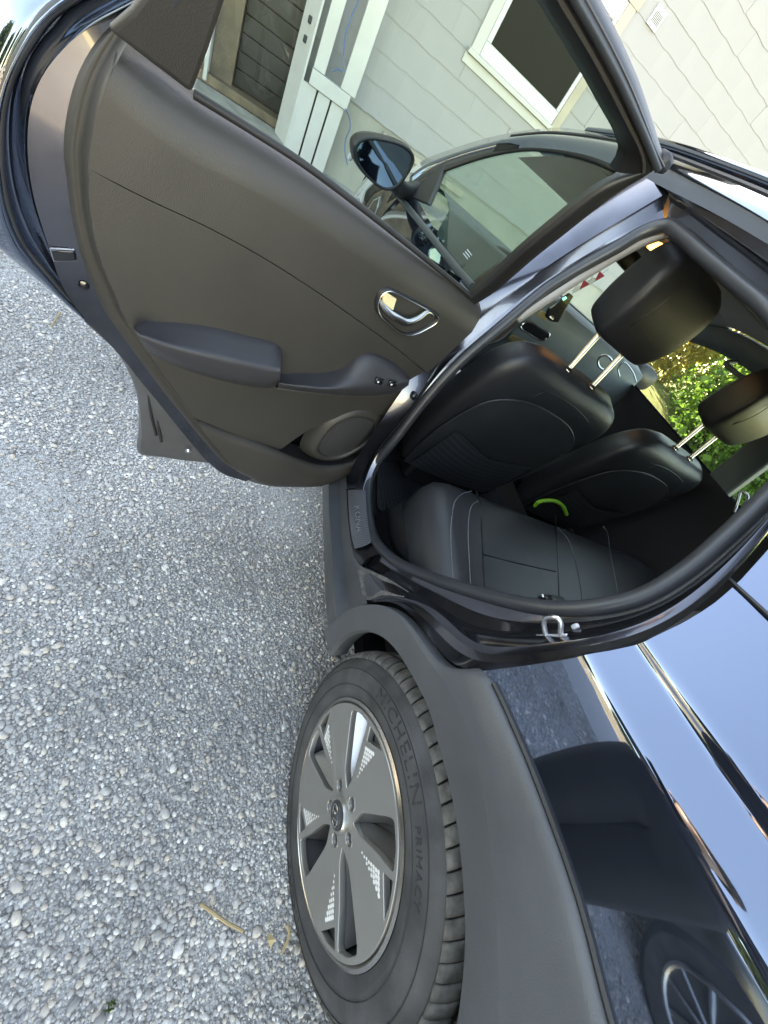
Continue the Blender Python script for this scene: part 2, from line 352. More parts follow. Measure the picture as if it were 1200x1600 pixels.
def make_gravel():
    sp = .0068
    X, Y = np.meshgrid(np.arange(-2.7, .75, sp), np.arange(-2.75, -.35, sp), indexing='ij')
    P = np.stack([X.ravel(), Y.ravel(), np.zeros(X.size)], 1)
    P[:, :2] += rng.uniform(-.6, .6, (len(P), 2)) * sp
    c = (P - CAM) @ ROT.T; u = 600 + FPX * c[:, 0] / c[:, 2]; v = 800 + FPX * c[:, 1] / c[:, 2]
    keep = (c[:, 2] > .1) & (u > -70) & (u < 720) & (v > 300) & (v < 1680)
    P = P[keep]
    X2, Y2 = np.meshgrid(np.arange(-4.2, 2.6, .0165), np.arange(-4.6, -.3, .0165), indexing='ij')
    Q = np.stack([X2.ravel(), Y2.ravel(), np.zeros(X2.size)], 1); Q[:, :2] += rng.uniform(-.6, .6, (len(Q), 2)) * .0165
    cq = (Q - CAM) @ ROT.T; uq = 600 + FPX * cq[:, 0] / cq[:, 2]; vq = 800 + FPX * cq[:, 1] / cq[:, 2]
    inside = (cq[:, 2] > .1) & (uq > -70) & (uq < 720) & (vq > 300) & (vq < 1680) & (Q[:, 0] > -2.7) & (Q[:, 0] < .75) & (Q[:, 1] > -2.75) & (Q[:, 1] < -.35)
    Q = Q[~inside & (ground_h(Q[:, 0], Q[:, 1]) < .004) & (np.abs(Q[:, 1]) > .45)]
    grow = np.r_[np.ones(len(P)), np.full(len(Q), 2.0)]; P = np.vstack([P, Q])
    # patches where fines hide the stones
    pat = np.sin(P[:, 0] * 3.1 + 1.2 * np.sin(P[:, 1] * 2.3)) * np.sin(P[:, 1] * 4.1 + P[:, 0])
    kp = rng.random(len(P)) > np.clip((pat - .45) * 1.7, 0, .8); P = P[kp]; grow = grow[kp]
    n = len(P)
    g = (1 + 5 ** .5) / 2
    ico = np.array([(-1, g, 0), (1, g, 0), (-1, -g, 0), (1, -g, 0), (0, -1, g), (0, 1, g), (0, -1, -g), (0, 1, -g), (g, 0, -1), (g, 0, 1), (-g, 0, -1), (-g, 0, 1)], float); ico /= np.linalg.norm(ico[0])
    tri = np.array([(0, 11, 5), (0, 5, 1), (0, 1, 7), (0, 7, 10), (0, 10, 11), (1, 5, 9), (5, 11, 4), (11, 10, 2), (10, 7, 6), (7, 1, 8), (3, 9, 4), (3, 4, 2), (3, 2, 6), (3, 6, 8), (3, 8, 9), (4, 9, 5), (2, 4, 11), (6, 2, 10), (8, 6, 7), (9, 8, 1)])
    size = np.clip(rng.lognormal(math.log(.0034), .42, n), .0018, .0105) * grow
    sc = np.stack([size * rng.uniform(.85, 1.45, n), size * rng.uniform(.75, 1.1, n), size * rng.uniform(.32, .58, n)], 1)
    Vx = ico[None] * (1 + rng.uniform(-.18, .18, (n, 12, 1))) * sc[:, None]
    az = rng.uniform(0, 2 * np.pi, n); tl = rng.normal(0, .3, n)
    ct, st = np.cos(tl), np.sin(tl)
    x, y, z = Vx[..., 0], Vx[..., 1], Vx[..., 2]
    x, z = x * ct[:, None] + z * st[:, None], -x * st[:, None] + z * ct[:, None]
    ca, sa = np.cos(az)[:, None], np.sin(az)[:, None]
    x, y = x * ca - y * sa, x * sa + y * ca
    lift = sc[:, 2] * rng.uniform(.1, .8, n) + rng.uniform(0, .0025, n)
    Vx = np.stack([x + P[:, 0:1], y + P[:, 1:2], z + lift[:, None]], -1).reshape(-1, 3)
    F = (tri[None] + 12 * np.arange(n)[:, None, None]).reshape(-1, 3)
    me = bpy.data.meshes.new('gravel'); me.vertices.add(len(Vx)); me.vertices.foreach_set('co', Vx.ravel().astype(np.float32))
    me.loops.add(F.size); me.loops.foreach_set('vertex_index', F.ravel().astype(np.int32))
    me.polygons.add(len(F)); me.polygons.foreach_set('loop_start', np.arange(0, F.size, 3, dtype=np.int32))
    me.polygons.foreach_set('use_smooth', np.ones(len(F), bool))
    me.update(calc_edges=True)
    a = me.attributes.new('tone', 'FLOAT', 'POINT')
    tone = np.clip(rng.beta(2.1, 2.2, n), 0, 1); a.data.foreach_set('value', np.repeat(tone, 12).astype(np.float32))
    o = bpy.data.objects.new('gravel', me); COL.objects.link(o); me.materials.append(stone_mat())
    return tag(o, 'loose grey and blue river gravel covering the drive beside the car', 'gravel', kind='stuff')
make_gravel()

# ---------------------------------------------------------------- house
M_wall = mat('pale_wall', (.26, .265, .27), .85, var=.08, vscale=1.5, bump=.2, bscale=60)
M_found = mat('painted_foundation', (.29, .29, .26), .85, var=.16, vscale=2.2, bump=.4, bscale=40)
M_shing = mat('white_fibre_shingle', (.285, .288, .296), .72, var=.06, vscale=1.3, bump=.25, bscale=55)
M_wwood = mat('white_painted_wood', (.45, .45, .44), .55, var=.05, vscale=4, bump=.25, bscale=30)
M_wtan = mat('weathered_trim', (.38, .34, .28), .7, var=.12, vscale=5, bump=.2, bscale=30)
M_vinyl = mat('white_vinyl', (.48, .51, .54), .35, var=.03)
M_dark = mat('dark_stained_board', (.020, .017, .013), .42, var=.4, vscale=5, bump=.3, bscale=40)
M_brownd = mat('brown_wood', (.13, .095, .06), .6, var=.35, vscale=6, bump=.3, bscale=50)
M_conc = mat('grey_concrete', (.26, .25, .22), .9, var=.25, vscale=5, bump=.6, bscale=60)
M_pane = mat('dark_window_pane', (.006, .007, .008), .3, var=.2, vscale=2, spec=.1)
M_blue = mat('blue_cord_sheath', (.05, .11, .25), .5)
M_roofing = mat('roof_shingle_grey', (.10, .10, .10), .9, var=.3, vscale=8, bump=.5, bscale=40)
house = empty('house', tuple(hp(1, 0)))
tag(house, 'pale shingled house with white trimmed window in front of the car', 'house')
def adopt(o, par):
    o.parent = par; o.matrix_parent_inverse = Matrix.Translation(par.location).inverted(); return o
A0, A1 = -7.5, 5.25
adopt(hbox('wall', -1.19, A1, .0, .70, -6.0, -.012, M_found), house)
adopt(hbox('upper_wall', -1.19, A1, .70, 4.6, -6.0, -.005, M_wall), house)
adopt(hbox('porch_wall', A0, -1.195, 1.95, 4.6, -6.0, -.02, M_wall), house)
adopt(hbox('recess_wall', A0, -1.195, -.1, 1.94, -6.0, -.75, M_dark), house)
rf = [hp(A0 - .4, 4.6, .5), hp(A1 + .4, 4.6, .5), hp(A1 + .4, 6.6, -3.0), hp(A0 - .4, 6.6, -3.0)]
roof1 = adopt(slab('roof', rf, HB * .14, M_roofing), house)
rf = [hp(A0 - .4, 4.6, -6.5), hp(A1 + .4, 4.6, -6.5), hp(A1 + .4, 6.6, -3.0), hp(A0 - .4, 6.6, -3.0)]
roof2 = adopt(slab('roof', rf, HB * .14, M_roofing), house)
def shingle_mesh(seed):
    r = random.Random(seed); n = 11; w = .5055; vs_ = []; h = .255
    ph = r.uniform(0, 6); pts = []
    for i in range(n):
        x = -w / 2 + w * i / (n - 1)
        pts.append((x, .0042 * math.sin(x * 21 + ph) + .002 * math.sin(x * 47 + 2 * ph)))
    for x, y in pts: vs_.append((x, y, .0105))
    vs_ += [(w / 2, h, .003), (-w / 2, h, .003)]
    m_ = len(vs_); vs_ += [(x, y, z - .0065) for x, y, z in vs_]
    fs = [tuple(range(m_))] + [(i, i + m_, (i + 1) % m_ + m_, (i + 1) % m_) for i in range(m_)]
    me = bpy.data.meshes.new('shingle'); me.from_pydata(vs_, [], fs); me.update(); me.materials.append(M_shing)
    bm = bmesh.new(); bm.from_mesh(me); bmesh.ops.recalc_face_normals(bm, faces=bm.faces); bm.to_mesh(me); bm.free()
    return me
SH = [shingle_mesh(s) for s in range(6)]
HM = Matrix(((HA[0], HB[0], HN[0]), (HA[1], HB[1], HN[1]), (HA[2], HB[2], HN[2]))).to_4x4()
courses = [.712, .942, 1.160, 1.385, 1.590, 1.80, 2.01, 2.22, 2.415, 2.60, 2.775, 2.955, 3.14, 3.33]
WA0, WA1, WB0, WB1 = .215, 1.50, 1.60, 2.57         # window casing on the wall
for ci, b0 in enumerate(courses):
    off = -.013 + (.253 if ci % 2 == 0 else 0) - .253
    for k in range(-3, 13):
        a = off + .506 * k + .253
        if a + .25 < -.9 or a - .25 > A1: continue
        if a - .25 > WA0 + .05 and a + .25 < WA1 - .05 and b0 > WB0 + .02 and b0 + .25 < WB1: continue
        o = bpy.data.objects.new('shingle', random.choice(SH)); COL.objects.link(o)
        o.matrix_world = Matrix.Translation(hp(a + random.uniform(-.002, .002), b0 + random.uniform(-.003, .003), random.uniform(0, .002))) @ HM @ Matrix.Rotation(random.uniform(-.004, .004), 4, 'Z')
        adopt(o, house)
# window in the wall
win = adopt(hbox('window', WA0 + .06, WA1 - .06, WB0 + .06, WB1 - .05, -.05, .022, M_vinyl, bevel=.004), house)
def sub(o, par):       # child of a part of the house
    o.parent = par; return o
# parts and sub-parts of the house keep world coordinates: the chain above already cancels the house origin
sub(hbox('pane', WA0 + .165, WA1 - .155, WB0 + .135, WB1 - .13, .012, .026, M_pane), win)
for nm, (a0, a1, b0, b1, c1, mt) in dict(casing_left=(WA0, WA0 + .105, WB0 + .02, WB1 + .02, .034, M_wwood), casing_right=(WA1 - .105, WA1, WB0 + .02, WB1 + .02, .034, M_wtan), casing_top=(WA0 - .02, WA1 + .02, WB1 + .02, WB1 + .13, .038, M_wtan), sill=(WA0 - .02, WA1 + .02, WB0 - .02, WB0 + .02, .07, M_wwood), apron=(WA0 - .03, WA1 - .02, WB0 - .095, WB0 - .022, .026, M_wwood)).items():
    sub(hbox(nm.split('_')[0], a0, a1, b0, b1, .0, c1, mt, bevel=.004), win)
for (a0, a1, b0, b1) in [(WA0 + .108, WA1 - .108, WB0 + .022, WB0 + .13), (WA0 + .108, WA0 + .16, WB0 + .132, WB1 - .1), (WA1 - .15, WA1 - .108, WB0 + .132, WB1 - .1), (WA0 + .108, WA1 - .108, WB1 - .125, WB1 + .016)]:
    sub(hbox('sash', a0, a1, b0, b1, .0, .03, M_vinyl, bevel=.004), win)
# wall vent
vent = adopt(hbox('vent', 1.66, 1.80, 2.60, 2.735, .0, .030, M_vinyl, bevel=.003), house)
for i in range(6):
    sub(hbox('vent_slat', 1.685 + i * .017, 1.692 + i * .017, 2.63, 2.70, .03, .033, M_dark), vent)
# foundation plinth ledge
adopt(hbox('ledge', -.25, .9, .60, .665, -.01, .03, M_wtan, bevel=.006), house)

# porch enclosure of white boards, left of the house wall
porch = empty('porch_screen', tuple(hp(-1, 0)))
tag(porch, 'white painted board screen with open panel beside the dark doorway', 'porch screen')
C0, C1 = .20, .25
def pbox(nm, *a, mt=M_wwood, bevel=.004): return adopt(hbox(nm, *a, mt, bevel=bevel), porch)
pbox('post', -.83, -.672, .765, 2.6, C0 - .03, C1); pbox('post', -1.115, -1.0, .765, 2.6, C0, C1 - .006)
pbox('rail', -1.118, -.715, .645, .762, C0 - .02, C1 + .012)
for a0, a1 in ((-1.185, -1.03), (-1.012, -.885), (-.867, -.735)): pbox('board', a0, a1, .0, .64, C0 + .005, C1 - .012)
pbox('backing', -1.18, -.74, .0, .64, C0 - .02, C0, mt=M_dark, bevel=0)
adopt(slab('side_board', [hp(-1.188, -.03, C1 - .01), hp(-1.31, -.03, .02), hp(-1.31, 2.6, .02), hp(-1.188, 2.6, C1 - .01)], HA * .02, M_wwood, bevel=.003), porch)
for b in (.86, .99):
    k = adopt(hbox('hook', -1.262, -1.225, b, b + .05, .12, .17, M_rubber, bevel=.008), porch)
adopt(hbox('inner_panel', -1.0, -.83, .77, 2.6, -.3, -.28, M_found), porch)
# dark doorway
dway = empty('doorway', tuple(hp(-1.6, 0)))
tag(dway, 'dark brown boarded doorway left of the white porch screen', 'doorway')
for i in range(11):
    adopt(hbox('board', -1.80, -1.16, .19 + i * .135, .19 + i * .135 + .128, -.33, -.30, M_dark, bevel=.004), dway)
adopt(hbox('backing', -2.4, -1.1, .1, 1.9, -.36, -.335, M_brownd), dway)
adopt(hbox('jamb', -2.02, -1.805, .12, 1.94, -.34, -.2, M_brownd, bevel=.006), dway)
adopt(hbox('frame', -2.06, -2.022, .12, 1.94, -.34, -.05, M_wwood, bevel=.006), dway)
adopt(hbox('threshold', -2.4, -1.2, .10, .18, -.4, -.08, M_brownd, bevel=.01), dway)
adopt(hbox('step', -2.9, -1.2, -.2, .095, -.5, .30, M_conc, bevel=.012), dway)
# blue cord
cord_pts = [hp(*hq(u, v, C1 + .02), C1 + .02) for u, v in [(562, -40), (560, 0), (551, 22), (541, 50), (537, 85), (535, 112), (528, 108), (520, 111)]]
tag(tube('cord', cord_pts, .006, M_blue, samples=40), 'thin blue cord hanging in the open panel of the white porch screen', 'cord', 'blue cords by the porch screen')
cord_pts = [hp(*hq(u, v, C1 + .03), C1 + .03) for u, v in [(540, 170), (546, 185), (547, 200), (540, 218), (539, 235), (543, 258)]]
tag(tube('cord', cord_pts, .006, M_blue, samples=40), 'thin blue cord end dangling below the white rail against the foundation', 'cord', 'blue cords by the porch screen')

# ---------------------------------------------------------------- vegetation
def leaf_mat(name, c0, c1, trans=.35):
    mt = bpy.data.materials.new(name); mt.use_nodes = True; nt = mt.node_tree; b = nt.nodes['Principled BSDF']; L = nt.links
    at = nt.nodes.new('ShaderNodeAttribute'); at.attribute_name = 'tone'
    cr = nt.nodes.new('ShaderNodeValToRGB'); cr.color_ramp.elements[0].color = (*c0, 1); cr.color_ramp.elements[1].color = (*c1, 1)
    L.new(at.outputs['Fac'], cr.inputs['Fac']); L.new(cr.outputs['Color'], b.inputs['Base Color']); b.inputs['Roughness'].default_value = .55
    tl = nt.nodes.new('ShaderNodeBsdfTranslucent'); L.new(cr.outputs['Color'], tl.inputs[0]); mx = nt.nodes.new('ShaderNodeMixShader'); mx.inputs[0].default_value = trans
    out = nt.nodes['Material Output']; L.new(b.outputs[0], mx.inputs[1]); L.new(tl.outputs[0], mx.inputs[2]); L.new(mx.outputs[0], out.inputs[0])
    return mt
M_bark = mat('rough_bark', (.10, .075, .055), .9, var=.3, vscale=20, bump=.8, bscale=60)
M_leafg = leaf_mat('green_needles', (.04, .11, .025), (.17, .32, .06), .5)
M_leafy = leaf_mat('yellow_green_leaves', (.22, .20, .04), (.58, .50, .13), .5)
M_leafd = leaf_mat('dark_leaves', (.02, .045, .015), (.07, .12, .035))
def leaf_cloud(name, centres, radii, n, size, m_, parent, elong=2.0):
    C_ = np.array(centres); R_ = np.array(radii); w = (R_ ** 2) / (R_ ** 2).sum()
    idx = rng.choice(len(C_), n, p=w); d = rng.normal(size=(n, 3)); d /= np.linalg.norm(d, axis=1)[:, None]
    P = C_[idx] + d * (R_[idx] * rng.uniform(.55, 1.08, n))[:, None] * V(1, 1, .9)
    a = rng.normal(size=(n, 3)) + d * .8; a /= np.linalg.norm(a, axis=1)[:, None]
    b = np.cross(a, rng.normal(size=(n, 3))); b /= np.linalg.norm(b, axis=1)[:, None]
    s = size * rng.uniform(.6, 1.4, n)[:, None]
    v = np.stack([P - a * s * elong / 2, P + b * s * .5, P + a * s * elong / 2, P - b * s * .5], 1).reshape(-1, 3)
    f = np.arange(4 * n).reshape(-1, 4)
    o = mesh_obj(name, v, f, m_, parent, False)
    at = o.data.attributes.new('tone', 'FLOAT', 'POINT'); at.data.foreach_set('value', np.repeat(rng.beta(1.6, 1.6, n), 4).astype(np.float32))
    return o
def tree(name, label, base, height, spread, m_, n, size, cone=False, clumps=26, cat='tree', group=None):
    t = empty(name, base); tag(t, label, cat, group)
    h = height
    trunk = tube('trunk', [V(0, 0, -.1), V(.03, .02, h * .4), V(-.02, .04, h * .85)], [.05 * h / 2, .035 * h / 2, .01], M_bark, t, 8, samples=10)
    cs, rs = [], []
    for k in range(clumps):
        f = (k + .5) / clumps; z = h * (.12 + .86 * f)
        rr = spread * ((1 - f) ** .8 if cone else math.sin(math.pi * (.12 + .8 * f)) ** .7)
        a = k * 2.4; cs.append((rr * .62 * math.cos(a), rr * .62 * math.sin(a), z)); rs.append(.16 * spread + .34 * rr * random.uniform(.8, 1.2))
    for k in range(5):
        c = cs[k * 4 + 3]; tube('limb', [V(0, 0, c[2] * .75), V(c[0] * .5, c[1] * .5, c[2] * .9), V(*c)], [.02, .012, .005], M_bark, t, 6)
    leaf_cloud('crown', cs, rs, n, size, m_, t)
    leaf_cloud('inner_foliage', cs, [r * .72 for r in rs], max(600, n // 8), size * 3.2, m_, t, 1.4)
    return t
tree('conifer', 'bright green feathery conifer seen through the far front window', (-4.6, 7.2, 0.1), 4.6, 1.6, M_leafg, 30000, .034, True, 46, group=None)
tree('conifer', 'darker green conifer nearest the rear side window', (-2.7, 8.8, 0.1), 4.2, 1.5, M_leafg, 16000, .045, True, 40)
tree('conifer', 'tall shaded conifer filling the gap between the green conifer and the house', (-6.6, 11.5, 0.1), 6.0, 2.4, M_leafg, 16000, .07, True, 40)
tree('golden_tree', 'sunlit yellow leaved tree behind the green conifer', (-8.6, 8.4, 0.3), 5.2, 2.0, M_leafy, 22000, .05, False, 44)

# ---------------------------------------------------------------- the car
car = empty('car', (0, 0, 0))
tag(car, 'dark grey compact crossover with its rear left door wide open', 'car')

# --- flank: quarter panel behind the door opening
_TZ = [(.80, 3), (.93, 6), (.975, 8), (.993, 11), (1.001, 15), (1.008, 30), (1.016, 41), (1.046, 43), (1.051, 28), (1.0545, 8), (1.0605, 6), (1.064, 24), (1.075, 38), (1.2, 31), (1.40, 24)]
_zz = np.linspace(.8, 1.40, 1201); _tt = np.interp(_zz, [a for a, b in _TZ], [b for a, b in _TZ]); _yy = .893 - np.r_[0, np.cumsum(np.tan(np.radians(_tt[:-1])) * np.diff(_zz))]
def qy(z, x=-.11):   # flank profile behind the door: near-upright face, rolled shoulder, crease, upper face; the lines rise to the rear
    ze = z - (np.clip(x, -.2, .5) + .11) * np.interp(z, [.9, 1.0, 1.08], [.03, .07, .16])
    return np.interp(ze, _zz, _yy)
def quarter_pt(u, v):
    P = CAM + _t[:, None] * ray(u, v); g = P[:, 1] + qy(P[:, 2], P[:, 0]); i = np.where((g[:-1] < 0) & (g[1:] >= 0))[0]
    return P[i[0]] if len(i) else P[np.abs(g).argmin()]
lip_px = [(577, 944), (598, 939), (620, 941), (640, 958), (655, 975), (685, 1017), (705, 1040), (730, 1049), (755, 1049), (830, 1040), (905, 1030), (960, 1018), (1010, 1003), (1060, 973), (1100, 945), (1140, 905), (1200, 830)]
lip = sides(lip_px, 0.0)
lip += [V(-.262, -.715, 1.30), V(-.345, -.672, 1.375), V(-.46, -.637, 1.435)]
rear_lip = [p for p in lip if p[2] > .835]
# front edge of the quarter panel as x(z)
lz = np.array([p[2] for p in rear_lip]); lx = np.array([p[0] for p in rear_lip]); od = np.argsort(lz); lz, lx = lz[od], lx[od]
zs = np.unique(np.r_[np.linspace(.835, .98, 10), np.linspace(.98, 1.12, 56), np.linspace(1.12, 1.34, 14)])
clad_top = [quarter_pt(*q) for q in [(755, 1050), (800, 1140), (848, 1260), (900, 1410), (949, 1600)]]
cx = np.array([p[0] for p in clad_top]); cz = np.array([p[2] for p in clad_top])
def z_low(x): return np.interp(x, cx, cz, right=cz[-1])
rows = []
nx_ = 44
for j in range(len(zs)):
    row = []
    for i in range(nx_):
        t = (i / (nx_ - 1)) ** 1.3
        f = j / (len(zs) - 1)
        x0 = np.interp(zs[j], lz, lx)
        x = x0 + (.62 - x0) * t
        # lower border follows the cladding
        zl = z_low(x); z = zl + (zs[j] - zs[0]) / (zs[-1] - zs[0]) * (zs[-1] - zl)
        x0 = np.interp(z, lz, lx); x = x0 + (.62 - x0) * t
        taper = -.09 * max(0, (x - .25) / .37) ** 2
        row.append(V(x, -qy(z, x) - taper, z))
    rows.append(row)
loft_rows = np.array(rows)
def grid_obj(name, R, mt, parent=None, angle=None):
    R = np.array(R); a, b = R.shape[:2]
    return mesh_obj(name, R.reshape(-1, 3), [(i * b + j, i * b + j + 1, (i + 1) * b + j + 1, (i + 1) * b + j) for i in range(a - 1) for j in range(b - 1)], mt, parent, True, angle)
quarter = grid_obj('quarter_panel', loft_rows, M_paint, car)
# dark joint where the pillar trim meets the panel
joint = [quarter_pt(u, v) + V(0, -.0015, .001) for u, v in [(1139, 906), (1165, 930), (1200, 962), (1260, 1020), (1330, 1090)]]
tube('panel_joint', joint, .0028, M_black, quarter, 6, samples=30)
tailx = .62
# --- door opening: jamb surfaces from the outer edge inwards
j1 = sides([(572, 937), (600, 931), (630, 934), (660, 942), (692, 960), (712, 982), (730, 1000), (755, 1012), (830, 1008), (900, 1000), (960, 990), (1010, 973), (1060, 945), (1105, 910), (1140, 877), (1200, 812)], .022) + [V(-.275, -.70, 1.295), V(-.355, -.655, 1.365), V(-.46, -.622, 1.42)]
j2 = sides([(564, 884), (605, 903), (655, 936), (685, 955), (705, 969), (740, 986), (780, 991), (840, 988), (900, 981), (960, 972), (1010, 957), (1060, 931), (1105, 897), (1140, 867), (1200, 804)], .048) + [V(-.285, -.675, 1.29), V(-.365, -.635, 1.355), V(-.46, -.605, 1.41)]
j3 = sides([(589, 858), (620, 884), (660, 904), (700, 920), (760, 942), (800, 953), (850, 962), (890, 963), (933, 960), (1000, 947), (1067, 907), (1133, 850), (1200, 790)], .082) + [V(-.30, -.64, 1.285), V(-.375, -.605, 1.345), V(-.46, -.585, 1.395)]
_J = [spline(r, 110) for r in (lip, j1, j2, j3)]
mixr = lambda p, q, t, push=0.0: [a * (1 - t) + b * t + V(0, push, 0) for a, b in zip(p, q)]
jamb = loft('rear_jamb', [_J[0], mixr(_J[0], _J[1], .10, .006), mixr(_J[0], _J[1], .30, .013), mixr(_J[0], _J[1], .62, .011), mixr(_J[0], _J[1], .88, .003), _J[1], mixr(_J[1], _J[2], .5, -.002), _J[2], mixr(_J[2], _J[3], .12, .010), mixr(_J[2], _J[3], .55, .013), mixr(_J[2], _J[3], .9, .004), _J[3]], M_jamb, car, 110, relax=18, angle=24)
# B pillar, upper and lower
b_out = sides([(1012, 272), (965, 300), (920, 335), (880, 367), (837, 400), (772, 455), (737, 478), (705, 505), (664, 560), (622, 618), (578, 684), (550, 722), (540, 748), (541, 766)], -.004)
b_1 = sides([(1044, 300, .012), (1000, 327, .014), (950, 356, .016), (900, 385, .018), (860, 412, .02), (820, 440, .022), (757, 489, .03), (692, 548, .04), (672, 593, .042), (640, 640, .042), (605, 680, .042), (582, 705, .042), (565, 732, .042), (556, 762, .042)])
b_2 = sides([(1035, 328, .04), (1000, 346, .042), (962, 371, .044), (925, 394, .046), (888, 415, .048), (850, 437, .05), (782, 494, .06), (712, 553, .07), (668, 600, .07), (650, 630, .07), (608, 683, .07), (584, 712, .07), (571, 736, .07), (566, 766, .07)])
b_3 = sides([(1040, 349, .06), (1003, 359, .06), (966, 381, .062), (928, 403, .064), (890, 425, .066), (853, 449, .068), (782, 508, .078), (716, 563, .085), (672, 611, .085), (655, 634, .085), (612, 690, .085), (586, 722, .085), (577, 744, .085), (573, 770, .085)])
_B = [spline(r, 60) for r in (b_out, b_1, b_2, b_3)]
loft('pillar_jamb', [_B[0], mixr(_B[0], _B[1], .5, -.006), mixr(_B[0], _B[1], .93, -.001), _B[1], mixr(_B[1], _B[2], .08, .004), mixr(_B[1], _B[2], .9, .004), _B[2], _B[3]], M_jamb, car, 60, relax=25, angle=28)
# sill
s0 = sides([(541, 764), (543, 800), (547, 840), (552, 866), (564, 884)], .045)
s1 = sides([(556, 762, .058), (557, 800, .058), (561, 838, .058), (566, 858, .058), (574, 872, .056)])
s2 = sides([(574, 768, .082), (575, 800, .082), (579, 835, .082), (586, 853, .082), (596, 864, .082)])
loft('sill_jamb', [s0, s1, s2], M_jamb, car, 20)
def carbon():
    mt = bpy.data.materials.new('carbon_weave_plastic'); mt.use_nodes = True; nt = mt.node_tree; b = nt.nodes['Principled BSDF']; L = nt.links
    tc = nt.nodes.new('ShaderNodeTexCoord'); ck = nt.nodes.new('ShaderNodeTexChecker'); ck.inputs['Scale'].default_value = 300
    ck.inputs['Color1'].default_value = (.13, .14, .16, 1); ck.inputs['Color2'].default_value = (.025, .027, .03, 1)
    L.new(tc.outputs['Object'], ck.inputs['Vector']); L.new(ck.outputs['Color'], b.inputs['Base Color'])
    b.inputs['Roughness'].default_value = .3; b.inputs['Coat Weight'].default_value = .4
    return mt
M_carbon = carbon()
M_letterk = mat('grey_raised_letters', (.20, .21, .23), .3, .3)
p0 = sides([(543, 767), (545, 800), (549, 838), (554, 858)], .045); p1 = sides([(556, 766, .056), (558, 800, .056), (563, 836, .056), (567, 855, .056)]); p2 = sides([(571, 767, .075), (573, 800, .075), (577, 832, .075), (580, 849, .075)])
up_ = V(0, -.0015, .003)
plate = loft('sill_plate', [[p + up_ for p in r] for r in (p0, p1, p2)], M_carbon, car, 16, smooth_across=8)
c0_ = np.array(side(559, 812, .056)) + V(0, -.003, .006); ex_ = np.array(side(563, 845, .05)) - np.array(side(557, 785, .05)); ex_ /= np.linalg.norm(ex_); ey_ = np.array(side(573, 815, .075)) - np.array(side(546, 815, .031)); ey_ -= ex_ * (ey_ @ ex_); ey_ /= np.linalg.norm(ey_); ez_ = np.cross(ex_, ey_)
text_mesh('lettering', 'KONA', .027, lambda x, y, z: c0_ + ex_ * x * 1.25 + ey_ * y + ez_ * z, M_letterk, plate, .0008, 1.1)
# rubber seal round the opening
seal_px = [(1040, 352, .062), (1003, 363, .062), (966, 385, .064), (928, 406, .066), (890, 428, .068), (853, 452, .07), (782, 511, .08), (716, 568, .088), (660, 630, .088), (613, 692, .088), (586, 725, .088), (577, 748, .088), (575, 792, .088), (581, 830, .088), (592, 852, .088), (622, 880, .088), (662, 898, .088), (702, 913, .088), (765, 932, .088), (820, 945, .088), (870, 952, .088), (933, 949, .088), (1000, 934, .088), (1067, 896, .088), (1133, 841, .088), (1200, 776, .088)]
seal_c = sides(seal_px) + [V(-.315, -.63, 1.295), V(-.385, -.598, 1.352), V(-.475, -.583, 1.392)] + sides([(1200, 487, .062), (1150, 443, .062), (1095, 396, .062), (1062, 366, .062)])
tube('door_seal', seal_c, .0150, M_seal, car, 10, closed=True, samples=170)
# inner lining of the opening
Ls = spline(seal_c, 90, True)
cen = Ls.mean(0)
lin1 = [p + V(0, .010, 0) + (cen - p) * V(.008, 0, .008) for p in Ls]; lin2 = [p + V(0, .018, 0) + (cen - p) * V(.004, 0, .004) for p in Ls]
grid_obj('opening_lining', [list(Ls) + [Ls[0]], lin1 + [lin1[0]], lin2 + [lin2[0]]], M_black, car)
# pale trim strip on the pillar inside the seal
t0 = sides([(1049, 364, .078), (1005, 374, .078), (967, 393, .078), (930, 414, .078), (892, 438, .078), (855, 462, .078), (806, 496, .078)]); t1 = sides([(1044, 371, .10), (1006, 385, .10), (975, 401, .10), (938, 423, .10), (898, 447, .10), (860, 472, .10), (811, 504, .10)])
loft('pillar_trim', [t0, t1], M_liner, car, 30, thick=.004)
t0 = sides([(1049, 366, .09), (1075, 385, .09), (1110, 415, .09), (1150, 452, .09), (1205, 505, .09)]); t1 = sides([(1041, 371, .12), (1070, 391, .12), (1105, 422, .12), (1146, 460, .12), (1200, 516, .12)])
loft('roof_trim', [t0, t1], M_dash, car, 30, thick=.004)
# cant rail and roof edge above the opening
off_r = 60
r0 = sides([(1012, 272), (1035, 281), (1060, 295), (1090, 312), (1145, 346), (1200, 380), (1290, 436)], 0.0)
r1 = sides([(1044, 300), (1060, 311), (1080, 325), (1100, 340), (1150, 374), (1200, 410), (1285, 472)], .014)
r2 = sides([(1045, 330), (1058, 336), (1080, 352), (1105, 372), (1150, 410), (1200, 452), (1280, 525)], .045)
r3 = sides([(1040, 349), (1056, 356), (1078, 373), (1098, 391), (1148, 436), (1200, 482), (1275, 555)], .061)
_R4 = [spline(r, 40) for r in (r0, r1, r2, r3)]
loft('roof_jamb', [_R4[0], mixr(_R4[0], _R4[1], .9, .004), _R4[1], mixr(_R4[1], _R4[2], .3, .002), mixr(_R4[1], _R4[2], .4, .008), _R4[2], _R4[3]], M_jamb, car, 40, relax=8, angle=28)
e_out = sides([(640, 268), (662, 252), (700, 237), (750, 221), (800, 210), (840, 205), (870, 203)], 0.0)
roof_line = e_out + [V(-1.445, -.562, 1.553), V(-1.225, -.557, 1.572), V(-1.02, -.555, 1.577), V(-.75, -.556, 1.575), V(-.4, -.565, 1.55), V(0, -.585, 1.50), V(.4, -.61, 1.42)]
RL = spline(roof_line, 60)
RL_roof = [p for p in RL if p[0] > -1.86]
